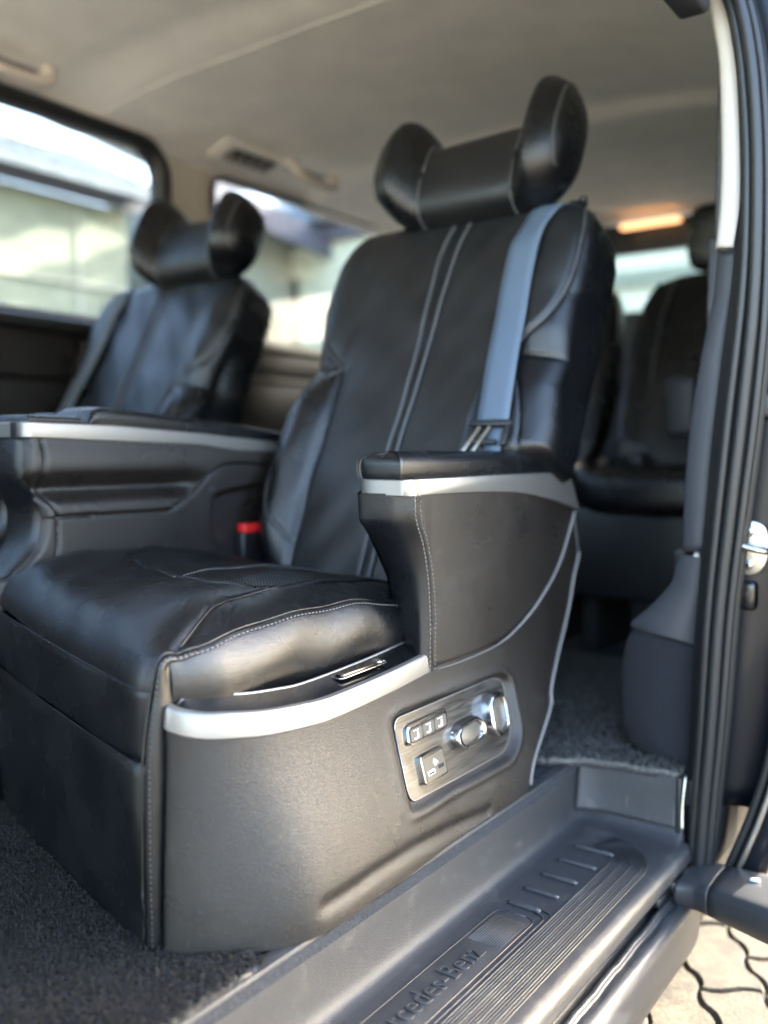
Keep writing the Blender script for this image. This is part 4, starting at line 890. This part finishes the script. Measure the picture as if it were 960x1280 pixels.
def build_controls(root):
    def X0(y, z, d=0): return float(XP_(np.array([y]), np.array([z]))[0]) - .0085 + d
    def sheet(name, outline, d0, d1, mat, parent, bev=.001):
        """plate that follows the slope of the panel"""
        P = np.array(outline); k = len(P); c = P.mean(0); ins_ = P + (c - P) / np.linalg.norm(c - P, axis=1)[:, None] * bev
        V = [(X0(y, z, d0), y, z) for y, z in P] + [(X0(y, z, d1 - bev), y, z) for y, z in P] + [(X0(y, z, d1), y, z) for y, z in ins_]
        F = [(a_ * k + i, a_ * k + (i + 1) % k, (a_ + 1) * k + (i + 1) % k, (a_ + 1) * k + i) for a_ in (0, 1) for i in range(k)] + [tuple(2 * k + i for i in range(k))]
        return mk(name, V, F, mat, parent, edge=35)
    po = round_poly(PLATE, .018, 6)
    cp = sheet('control_plate', po, -.004, .0028, 'wood', root)
    ring = np.array([(X0(y, z, .0018), y, z) for y, z in po]); tube('plate_rim', np.r_[ring, ring[:1]], .0011, 'silver', cp, n=8)
    # seat heating keys: three in a slanted chrome frame
    def slant(y0, y1, z0, z1, r, sh=.03): return [(y + (z - z0) * .2, z) for y, z in rrect(y0, y1, z0, z1, r, 5)]
    fr_ = slant(1.020, 1.132, .1555, .1835, .009); b1 = sheet('key_frame', fr_, 0, .010, 'chrome', cp, bev=.002)
    sheet('key_bed', slant(1.0235, 1.1285, .1585, .1785, .007), .009, .0104, 'void', cp, bev=.0003)
    for k in range(3):
        y0 = 1.0255 + k * .0342; kk_ = sheet('heating_key', slant(y0, y0 + .0322, .160, .1770, .004), .009, .0118, 'socket', cp, bev=.0008)
        for t in range(3): rbox('key_dot', (X0(y0 + .01, .1742, .0116), y0 + .0105 + t * .0050, .1738), (X0(y0 + .01, .1742, .0126), y0 + .0125 + t * .0050, .1752), 'icon', kk_, bev=0)
        for q in ([(.0165, .1635), (.0205, .1628), (.0225, .1712), (.0198, .1722), (.0180, .1668)], [(.0095, .1628), (.0165, .1622), (.0172, .1640), (.0100, .1650)]):
            sheet('seat_symbol', [(y0 + a_, b_) for a_, b_ in q], .011, .0124, 'icon', kk_, bev=.0001)
    # usb socket block
    ub_ = sheet('usb_socket', rrect(1.038, 1.102, .0985, .1375, .004, 4), 0, .012, 'chrome', cp, bev=.0012)
    sheet('usb_face', rrect(1.0415, 1.0985, .102, .134, .003, 4), .010, .0128, 'socket', ub_, bev=.0005)
    sheet('usb_port', rrect(1.047, 1.066, .1095, .1155, .001, 3), .0125, .0133, 'icon', ub_, bev=.0002); sheet('usb_port', rrect(1.0485, 1.0645, .1105, .1130, .0005, 3), .013, .0137, 'void', ub_, bev=.0002)
    sheet('usb_port', rrect(1.077, 1.093, .1115, .1165, .001, 3), .0125, .0133, 'void', ub_, bev=.0002)
    for a_, b_, w_, h_ in ((1.066, .1215, .010, .0035), (1.068, .1185, .004, .009), (1.073, .120, .005, .003)): sheet('usb_symbol', rrect(a_, a_ + w_, b_, b_ + h_, .001, 2), .0125, .0134, 'icon', ub_, bev=.0001)
    # two seat adjust switches
    def knob(poly, d, d2):
        P = np.array(round_poly(poly, .010, 6)); c = P.mean(0); k = len(P); V = []
        for s, dd in ((1.0, 0), (1.0, d * .80), (.955, d * .97), (.93, d), (.80, d), (.76, d * .97), (.72, d - .006)):
            V += [(X0(y, z, dd), y, z) for y, z in c + (P - c) * s]
        F = [(a_ * k + i, a_ * k + (i + 1) % k, (a_ + 1) * k + (i + 1) % k, (a_ + 1) * k + i) for a_ in range(6) for i in range(k)]
        body = mk('seat_switch', V, F, 'chrome', cp, edge=28)
        V = [(X0(y, z, d - .006), y, z) for y, z in c + (P - c) * .725] + [(X0(y, z, d - .0045), y, z) for y, z in c + (P - c) * .60]
        mk('switch_face', V, [(i, (i + 1) % k, k + (i + 1) % k, k + i) for i in range(k)] + [tuple(k + i for i in range(k))], 'socket', body, edge=30)
    knob([(1.133, .145), (1.150, .155), (1.205, .1575), (1.222, .145), (1.218, .128), (1.185, .122), (1.150, .119), (1.134, .128)], .022, .018)
    knob([(1.236, .128), (1.241, .168), (1.256, .180), (1.285, .179), (1.292, .165), (1.287, .124), (1.270, .113), (1.244, .114)], .024, .019)
def build_console(root, res=1.0):
    """inner armrest console of the seat"""
    XC = -1.312
    fz = cat([(.592, .838), (.56, .834), (.522, .836), (.47, .862), (.42, .856), (.39, .832), (.36, .795), (.33, .775), (0, .77)], 90)   # z, y of the front edge
    zs = np.linspace(.30, .590, 120); yf = np.interp(zs, fz[::-1, 0], fz[::-1, 1]); ny = 200; rows = []
    grv = cat([(.863, .592), (.864, .53), (.870, .49), (.884, .462), (.886, .42), (.880, .38)], 40)
    hor = np.array([(.884, .459), (1.115, .457)] + cat([(1.127, .459), (1.181, .489), (1.233, .527), (1.290, .541), (1.43, .534), (1.55, .53)], 40).tolist())
    rec = np.array(round_poly([(1.232, .485), (1.27, .493), (1.37, .505), (1.40, .49), (1.42, .35), (1.25, .35), (1.222, .42)], .02, 6))
    Y = np.array([y0 + (1.55 - y0) * np.linspace(0, 1, ny) ** 1.0 for y0 in yf]); Zg = np.repeat(zs[:, None], ny, 1)
    X = np.full(Y.shape, XC)
    hline = np.interp(Y, hor[:, 0], hor[:, 1]); upr = (Zg > hline)
    X = X + np.where(upr, .010 * sm(.60, .545, Zg) - .030 * np.exp(-((Zg - .505) / .018) ** 2) * sm(1.25, 1.15, Y), .006)
    X -= .006 * np.exp(-(dist_poly(Y, Zg, hor) / .0028) ** 2) + .006 * np.exp(-(dist_poly(Y, Zg, grv) / .0028) ** 2)
    X -= .016 * sm(.0, .014, np.where(inside(Y, Zg, rec), dist_poly(Y, Zg, np.r_[rec, rec[:1]]), 0))
    dfr = Y - yf[:, None]; X -= .014 * (1 - np.sqrt(np.clip(1 - (1 - np.clip(dfr / .014, 0, 1)) ** 2, 0, 1)))
    G = np.stack([X, Y, Zg], -1).transpose(1, 0, 2); xm = cellmid(Y.T); zm = cellmid(Zg.T); gm = xm < np.interp(zm, grv[::-1, 1], grv[::-1, 0]); um = cellmid(upr.T.astype(float)) > .5
    cs_ = grid('console_panel', G, 'leather_grey', root, mask=um & ~gm); grid('console_panel', G, 'leather_grey', root, mask=~um & ~gm); grid('console_edge', G, 'leather_grey', root, mask=gm)
    # front face of the console (turned to the driver) and body
    zf = np.linspace(.0, .590, 60); yf2 = np.interp(zf, fz[::-1, 0], fz[::-1, 1]); cols = []
    for x, dy in ((XC - .012, .004), (XC - .018, -.001), (XC - .03, -.004), (XC - .09, -.004), (XC - .105, 0), (XC - .115, .012), (XC - .116, .7)):
        cols.append(np.stack([np.full(60, x), yf2 + dy, zf], 1))
    grid('console_front', np.stack(cols, 1), 'leather', root, rev=True)
    # silver top band, following the long side and round the front corner
    def sl(y): return np.interp(y, [.84, 1.0, 1.2, 1.35, 1.467], [.6125, .611, .6005, .590, .579])
    yv_ = np.linspace(.842, 1.47, 60); lo = np.interp(yv_, [.84, 1.2, 1.38, 1.46], [.5905, .580, .560, .540])
    G = np.stack([np.stack([np.full(60, XC - .004), yv_, lo - .002], 1), np.stack([np.full(60, XC + .006), yv_, lo], 1), np.stack([np.full(60, XC + .007), yv_, (lo + sl(yv_)) / 2], 1), np.stack([np.full(60, XC + .005), yv_, sl(yv_)], 1), np.stack([np.full(60, XC - .012), yv_, sl(yv_) + .003], 1), np.stack([np.full(60, XC - .10), yv_, sl(yv_) + .002], 1)], 1)
    grid('console_trim', G, 'silver', root, edge=40)
    fr = cat([(XC + .006, .842), (XC + .003, .834), (XC - .006, .829), (XC - .05, .828), (XC - .11, .829), (XC - .118, .84)], 24)
    G = [[(x, y + .012, .615), (x, y, .6125), (x, y, .5905), (x, y + .01, .589)] for x, y in fr]; grid('console_trim', np.array(G), 'silver', root, edge=40, rev=True)
    rbox('trim_joint', (XC - .030, .8262, .588), (XC - .010, .832, .6145), 'black', root, bev=.0015)
    # pad on the console lid
    def pad(name, y0, y1, z0, h0, h1, x0, x1):
        yv_ = np.linspace(0, 1, 60); ye = y0 + (y1 - y0) * yv_; hh = h0 + (h1 - h0) * yv_; e = np.sqrt(np.clip(1 - (1 - np.clip(yv_ / .05, 0, 1)) ** 2, 0, 1)) * .9 + .1; base = sl(np.clip(ye, .84, 1.47)) + .001
        G = []
        for i in range(60):
            xa, xb = x0 - .0, x1; r_ = .013; h_ = hh[i] * e[i]
            sec = [(xb + .003, 0), (xb + .004, h_ * .5), (xb, h_ * .86), (xb - .010, h_), ((xa + xb) / 2, h_ * 1.05), (xa + .01, h_), (xa, h_ * .8), (xa - .002, 0)]
            G.append([(a_, ye[i], base[i] + b_) for a_, b_ in cat(sec, 28)])
        return grid(name, np.array(G), 'leather', root, rev=True)
    pad('console_pad', .955, 1.54, 0, .031, .024, XC - .108, XC - .004)
    pad('console_lid', .80 + .045, .945, 0, .013, .013, XC - .105, XC - .012)
    # buckle
    bz = rbox('belt_buckle', (XC - .010, 1.300, .335), (XC + .018, 1.378, .405), 'black', root, bev=.006)
    rbox('buckle_button', (XC - .004, 1.304, .401), (XC + .0195, 1.374, .420), 'red', bz, bev=.004)
def build_belt(root, hero=True):
    s0 = [(.228, .806), (.204, .755), (.193, .70), (.194, .60), (.202, .50), (.210, .42), (.224, .275)]
    C = resample(cat(s0, 60), .01); hw = .031; c = back_pt(C[:, 0], C[:, 1]); T = np.gradient(C, axis=0); T /= np.linalg.norm(T, axis=1)[:, None]
    Nn = np.stack([T[:, 1], -T[:, 0]], 1); rows = []
    # webbing laid straight across, lifted clear of the leather
    
    def taut(xp, w):
        p = back_pt(xp, w, .005); n = (p - np.array([0, 1.35, .33])) @ Nv; k_ = sm(.74, .66, w); n2 = n * (1 - k_) + (.066 + .008 * sm(.52, .40, w)) * k_
        return p + (n2 - n)[:, None] * Nv
    A = taut(C[:, 0] + Nn[:, 0] * hw, C[:, 1] + Nn[:, 1] * hw); B = taut(C[:, 0] - Nn[:, 0] * hw, C[:, 1] - Nn[:, 1] * hw); Mi = taut(C[:, 0], C[:, 1])
    lift = np.maximum(0, ((A + B) / 2 - Mi) @ Nv); A = A + Nv * .001; Mi = Mi + Nv * .002
    G = np.stack([A, A * .75 + B * .25 + Nv * .001, (A + B) / 2 + Nv * .0015, A * .25 + B * .75 + Nv * .001, B], 1)
    bt = grid('seat_belt', G, 'belt' if hero else 'belt_dark', root, thick=.0014)
    # belt below the tongue
    C2 = np.array([(.228, .275), (.231, .20), (.234, .12)]); C2 = resample(C2, .01); A = np.array([XB, 1.35, .33]) + (C2[:, :1] - .010) * (1, 0, 0) + C2[:, 1:] * Wv + Nv * .073; B = A + (.032, 0, 0)
    grid('belt_tail', np.stack([A, (A + B) / 2, B], 1), 'belt' if hero else 'belt_dark', bt, thick=.0014, rev=True)
    # tongue: plastic slot bar and steel blade
    p = np.array([XB + .224, 1.35, .33]) + Wv * .278 + Nv * .080; ex = np.array([1., 0, 0])
    def bx(name, ctr, l, w_, h_, mat, rotz=0, par=None, bev=.002):
        # a bar lying in the plane of the back; l across, w_ along, h_ out
        bm = bmesh.new(); bmesh.ops.create_cube(bm, size=1)
        for v in bm.verts: v.co = Vector((v.co.x * l, v.co.y * w_, v.co.z * h_))
        bmesh.ops.bevel(bm, geom=bm.edges[:], offset=bev, segments=2, profile=.5, affect='EDGES'); V0 = np.array([v.co[:] for v in bm.verts]); F = [[v.index for v in f.verts] for f in bm.faces]; bm.free()
        c_, s_ = math.cos(rotz), math.sin(rotz); x, y = V0[:, 0] * c_ - V0[:, 1] * s_, V0[:, 0] * s_ + V0[:, 1] * c_
        return mk(name, ctr + x[:, None] * ex + y[:, None] * Wv + V0[:, 2][:, None] * Nv, F, mat, par, edge=40)
    tg = bx('belt_tongue', p, .084, .012, .014, 'black', par=bt, bev=.004)
    bx('tongue_arm', p + ex * .034 - Wv * .022, .010, .040, .010, 'black', par=bt); bx('tongue_arm', p - ex * .004 - Wv * .036, .050, .008, .010, 'black', par=bt)
    bx('tongue_blade', p - ex * .030 - Wv * .034 + Nv * .004, .007, .060, .003, 'steel', -.42, par=bt, bev=.001); bx('tongue_blade', p - ex * .010 - Wv * .034 + Nv * .004, .006, .060, .003, 'steel', -.42, par=bt, bev=.001); bx('tongue_blade', p - ex * .031 - Wv * .062 + Nv * .004, .030, .012, .003, 'steel', -.2, par=bt, bev=.001)
    # chrome exit slot on the shoulder
    q = back_pt(.245, .80, -.004); sl_ = bx('belt_guide', q + Wv * .006, .040, .016, .012, 'gloss_black', par=bt, bev=.004); bx('guide_cap', q + ex * .012 + Wv * .014 + Nv * .004, .016, .012, .012, 'chrome', par=bt, bev=.005)

hero = thing('captain_seat', 'near black leather captain seat beside the entry step, blue grey belt over its shoulder', 'seat', (-1.03, 1.0, 0))
build_back(hero); build_headrest(hero); build_cushion(hero); build_front(hero); build_side(hero); build_controls(hero); build_console(hero); build_belt(hero)
rbox('seat_plinth', (-1.33, .82, .0), (-.81, 1.40, .225), 'void', hero, bev=.01)
rbox('hinge_cover', (-1.30, 1.30, .10), (-.80, 1.50, .33), 'black', hero, bev=.02)
# upper strap end of the seat

TF.cx, TF.m, TF.dy = -2.035, -1, .135
far = thing('captain_seat', 'far black captain seat beside the side window, beyond the inner armrest of the near seat', 'seat', (-2.035, 1.2, 0))
build_back(far, .55); build_headrest(far, .6); build_cushion(far, .4); build_console(far, .5); build_belt(far, False)
rbox('seat_plinth', (-1.33, .72, .0), (-.81, 1.40, .30), 'black', far, bev=.01)
rbox('outer_armrest', (-.80, 1.08, .0), (-.735, 1.55, .565), 'leather', far, bev=.02)
TF.cx, TF.m, TF.dy = -1.03, 1, 0

# ---- rear bench row: three seats
def rear_seat(cx, label, head=True):
    r_ = thing('rear_seat', label, 'seat', (cx, 2.55, 0), 'rear row seats')
    hw = .25
    def pillow(name, f, nu=36, nv=44, mat='leather'):
        u = np.linspace(0, 2 * np.pi, nu, endpoint=False); v_ = np.linspace(-np.pi / 2, np.pi / 2, nv); G = []
        for b in v_:
            cb, sb = math.copysign(abs(math.cos(b)) ** .35, 1), math.copysign(abs(math.sin(b)) ** .6, math.sin(b))
            G.append([f(cb * math.copysign(abs(math.cos(a)) ** .5, math.cos(a)), cb * math.copysign(abs(math.sin(a)) ** .6, math.sin(a)), sb) for a in u])
        return grid(name, np.array(G), mat, r_, cv=True)
    pillow('backrest', lambda a, b, c: (cx + a * hw * (1 - .08 * max(c, 0)), 2.82 + b * .065 + c * .13 - .03 * (abs(a) > .75) * (b < 0), .80 + c * .325), mat='leather')
    pillow('seat_cushion', lambda a, b, c: (cx + a * hw, 2.54 + b * .26, .455 + c * .075 + .018 * (abs(a) > .72)))
    rbox('seat_base', (cx - hw + .012, 2.31, .165), (cx + hw - .012, 2.72, .42), 'black', r_, bev=.02)
    rbox('seat_leg', (cx - hw + .04, 2.40, 0), (cx - hw + .08, 2.68, .18), 'void', r_, bev=.004); rbox('seat_leg', (cx + hw - .08, 2.40, 0), (cx + hw - .04, 2.68, .18), 'void', r_, bev=.004)
    for s in (-1, 1): tube('seam_cord', cat([(cx + s * .15, 2.70, .50), (cx + s * .15, 2.735, .72), (cx + s * .145, 2.80, .95), (cx + s * .13, 2.88, 1.09)], 30), .003, 'piping', r_, n=6)
    if head:
        pillow('headrest', lambda a, b, c: (cx + a * .125, 3.00 + b * .055, 1.245 + c * .105))
        for s in (-1, 1): tube('headrest_post', [(cx + s * .06, 3.0, 1.10), (cx + s * .06, 3.0, 1.18)], .007, 'steel', r_, n=8)
    rbox('belt_buckle', (cx - .16, 2.60, .50), (cx - .12, 2.66, .56), 'black', r_, bev=.01)
    rbox('belt_buckle', (cx + .13, 2.60, .50), (cx + .17, 2.66, .56), 'black', r_, bev=.01)
    return r_
rear_seat(-.83, 'dark rear row seat with headrest, nearest the open door, half behind the pillar')
rear_seat(-1.36, 'middle seat of the dark rear row, mostly hidden behind the near captain seat', head=False)
rear_seat(-1.92, 'rear row seat on the far window side, hidden behind the captain seats', head=False)
rbox('rear_armrest', (-.735, 2.15, .60), (-.66, 2.42, .745), 'plastic_blue', van, bev=.02)
rbox('seat_rail_bracket', (-.66, 2.02, .26), (-.60, 2.24, .345), 'steel', van, bev=.01)
tube('rear_belt', cat([(-.70, 2.55, .56), (-.66, 2.4, .44), (-.625, 2.25, .40), (-.60, 2.1, .36)], 20), .016, 'leather', van, n=10)

# ================================================================== MATS with real pile
def pile(name, parent, n, sampler, h, r, mat, z0):
    P = sampler(n); n = len(P); H_ = h * (0.6 + .8 * rng.random(n)); a = rng.random(n) * 2 * np.pi; lean = h * (.3 + 1.0 * rng.random(n))
    th = np.array([0, 2.094, 4.189]); ring = np.stack([np.cos(th), np.sin(th), 0 * th], 1) * r
    lv = []
    for t, dz, dl, s in ((0, 0, 0, 1), (1, .75, .35, 1.0), (2, .9, 1.0, .75)):
        c = np.stack([P[:, 0] + np.cos(a) * lean * dl, P[:, 1] + np.sin(a) * lean * dl, z0 + H_ * dz], 1)
        if t == 2: c[:, 2] = z0 + H_ * (.35 + .5 * rng.random(n))
        lv.append(c[:, None] + ring[None] * s)
    V = np.stack(lv, 1).reshape(-1, 3) - np.array(wloc(parent))         # n*3*3
    b = np.arange(n)[:, None, None] * 9; q = []
    for l in (0, 1):
        for k in range(3): q.append([l * 3 + k, l * 3 + (k + 1) % 3, (l + 1) * 3 + (k + 1) % 3, (l + 1) * 3 + k])
    Q = (b + np.array(q)[None]).reshape(-1, 4)
    me = bpy.data.meshes.new(name); me.vertices.add(len(V)); me.vertices.foreach_set('co', V.ravel()); me.loops.add(Q.size); me.loops.foreach_set('vertex_index', Q.ravel())
    me.polygons.add(len(Q)); me.polygons.foreach_set('loop_start', np.arange(len(Q)) * 4); me.polygons.foreach_set('loop_total', np.full(len(Q), 4)); me.update(calc_edges=True); me.polygons.foreach_set('use_smooth', [True] * len(Q))
    me.materials.append(M[mat]); o = bpy.data.objects.new(name, me); COL.objects.link(o); o.parent = parent; o['kind'] = 'stuff'; return o
mat1 = prism('floor_mat', [(-1.75, .10), (-.6715, .10), (-.6715, .69), (-.71, .72), (-.71, 1.2), (-1.75, 1.2)], 'z', -.006, .004, 'carpet', None, bev=.002)
mat1['label'] = 'charcoal loop pile floor mat in front of the near captain seat'; mat1['category'] = 'mat'
def s1(n):
    x = -1.48 + rng.random(n) * .812; y = .28 + rng.random(n) * .62; k = (y < yfront(x) + .03) | (x < -1.33); k |= (x > -.84) & (y < .705); return np.stack([x, y], 1)[k & (x < -.673 + .003 * np.sin(y * 90))]
pile('mat_pile', mat1, 62000, s1, .0062, .0010, 'fuzz', .003)
fr_y = np.linspace(.3, .68, 90); tube('mat_binding', np.stack([-.6725 + .0015 * np.sin(fr_y * 130), fr_y, .0035 + .0015 * np.sin(fr_y * 90)], 1), .0018 + .0006 * np.sin(fr_y * 171), 'cord', mat1, n=6)
def fz_s(n):
    y = .3 + rng.random(n) * .36; return np.stack([-.671 + rng.normal(0, .002, n), y], 1)
pile('mat_fray', mat1, 700, fz_s, .006, .0006, 'cord', .003)
mo = [(-.705, 1.470), (-.655, 1.512), (-.60, 1.528), (-.49, 1.542), (-.49, 1.575), (-.60, 1.66), (-.62, 1.75), (-.62, 2.3), (-1.2, 2.3), (-1.2, 1.62), (-.80, 1.46)]
mat2 = prism('floor_mat', round_poly(mo, .02, 5), 'z', -.005, .008, 'carpet', None, bev=.003)
mat2['label'] = 'grey looped carpet mat behind the near captain seat, above the end wall of the step'; mat2['category'] = 'mat'
def s2(n):
    x = -1.2 + rng.random(n) * .72; y = 1.46 + rng.random(n) * .84; return np.stack([x, y], 1)[inside(x, y, np.array(mo))]
pile('mat_pile', mat2, 26000, s2, .0105, .0021, 'fuzz_grey', .006)
C = np.array(mo + mo[:1]); C = resample(C, .01); tube('mat_binding', np.stack([C[:, 0], C[:, 1], .0065 + .001 * np.sin(np.arange(len(C)))], 1), .006, 'fuzz_grey', mat2, n=8)

# ================================================================== OUTSIDE: houses seen through the windows
def corr_roof(name, p0, p1, p2, p3, parent, n=40, amp=.03, mat='tin'):
    """corrugated sheet over the quad p0 p1 (eave) p2 p3 (top)"""
    p0, p1, p2, p3 = map(lambda p: np.array(p, float), (p0, p1, p2, p3)); G = []
    for i in range(n * 4 + 1):
        t = i / (n * 4); a, b = p0 * (1 - t) + p1 * t, p3 * (1 - t) + p2 * t; nn = np.cross(p1 - p0, p3 - p0); nn /= np.linalg.norm(nn); o = nn * amp * math.sin(i * math.pi / 2 + .4)
        G.append([a + o, b + o])
    return grid(name, np.array(G), mat, parent, thick=.01, local=True)
h1 = thing('house', 'pale green rendered house with brown door, seen through the front side window', 'house', (-9.0, 3.0, GZ))
def part(name, lo, hi, mat, parent, bev=.0, **kw): return rbox(name, lo, hi, mat, parent, bev=bev, local=True, **kw)
hw_ = part('wall', (-12, -8, GZ - .02), (-7.0, 5.55, 2.78), 'wall_green', h1)
for k in range(9): part('wall_joint', (-7.0, -5 + k * 1.25, GZ), (-6.985, -4.955 + k * 1.25, 2.7), 'wall_cream', h1, bev=.004)
part('wall_ledge', (-7.0, -8, 2.02), (-6.96, 5.5, 2.06), 'wall_cream', h1, bev=.004)
dd_ = part('door', (-7.02, 5.28, GZ), (-6.97, 5.62, 1.92), 'brown_door', h1)
part('door_handle', (-6.97, 5.33, .7), (-6.94, 5.37, .8), 'steel', dd_)
part('fascia', (-6.85, -8, 2.74), (-6.80, 5.6, 2.90), 'fascia', h1)
for k in range(6):
    y0 = -8 + k * 2.3; corr_roof('roof_sheet', (-6.6, y0, 2.88 + .02 * (k % 2)), (-6.6, y0 + 2.29, 2.88 + .02 * (k % 2)), (-9.6, y0 + 2.29, 4.35), (-9.6, y0, 4.35), h1, n=12)
part('gutter', (-6.66, -8, 2.80), (-6.56, 5.62, 2.88), 'tin', h1)
for k in range(3): tube('roof_pipe', [(-6.9, 1.4 + k * 1.3, 3.12), (-7.4, 4.5 + k * .5, 3.35)], .035, 'steel', h1, n=8, local=True)
h2 = thing('house', 'cream house with teal framed window under sloping tin roof, behind the rear side window', 'house', (-9.0, 9.0, GZ))
P = [(6.4, GZ - .02), (20, GZ - .02), (20, 1.45), (6.4, 3.22)]; mk('wall', [(-7.3, y, z) for y, z in P] + [(-13.5, y, z) for y, z in P], [(0, 1, 2, 3), (7, 6, 5, 4), (0, 3, 7, 4), (3, 2, 6, 7), (2, 1, 5, 6)], 'wall_cream', h2, local=True, smooth=False)
wf = part('window', (-7.32, 7.28, 1.35), (-7.27, 8.0, 2.25), 'teal', h2); part('window_pane', (-7.275, 7.36, 1.42), (-7.262, 7.62, 2.15), 'pane_dark', wf); part('window_pane', (-7.275, 7.67, 1.42), (-7.262, 7.93, 2.15), 'pane_dark', wf)
for k, (y, w_) in enumerate(((8.2, .10), (8.75, .16), (9.5, .12))): part('wall_pier', (-7.3, y, GZ), (-7.2, y + w_, 2.6), 'wall_green', h2)
for k in range(8):
    y0, y1 = 6.2 + k * 1.6, 7.79 + k * 1.6; e0, e1 = 3.25 - (y0 - 6.2) * .13, 3.25 - (y1 - 6.2) * .13
    corr_roof('roof_sheet', (-6.7, y0, e0), (-6.7, y1, e1), (-9.6, y1, e1 + 1.25), (-9.6, y0, e0 + 1.25), h2, n=9)
P = [(-6.74, 6.1, 3.02), (-6.74, 19, 1.35), (-6.69, 19, 1.35), (-6.69, 6.1, 3.02)]
mk('fascia', P + [(x, y, z + .26) for x, y, z in P], [(0, 1, 2, 3), (4, 7, 6, 5), (0, 4, 5, 1), (1, 5, 6, 2), (2, 6, 7, 3), (3, 7, 4, 0)], 'fascia', h2, local=True, smooth=False)
h3 = thing('house', 'cream building with grey roof edge, seen through the small tailgate window', 'house', (-3.0, 9.0, GZ))
part('wall', (-9, 8.2, GZ - .02), (1.05, 11, 3.0), 'wall_white', h3)
part('wall_ledge', (-9, 8.15, 2.05), (1.05, 8.2, 2.2), 'wall_green', h3); part('fascia', (-9, 8.1, 2.95), (1.1, 8.2, 3.2), 'fascia', h3)
corr_roof('roof_sheet', (-9, 7.9, 3.15), (1.1, 7.9, 3.15), (1.1, 10, 4.2), (-9, 10, 4.2), h3, n=40)
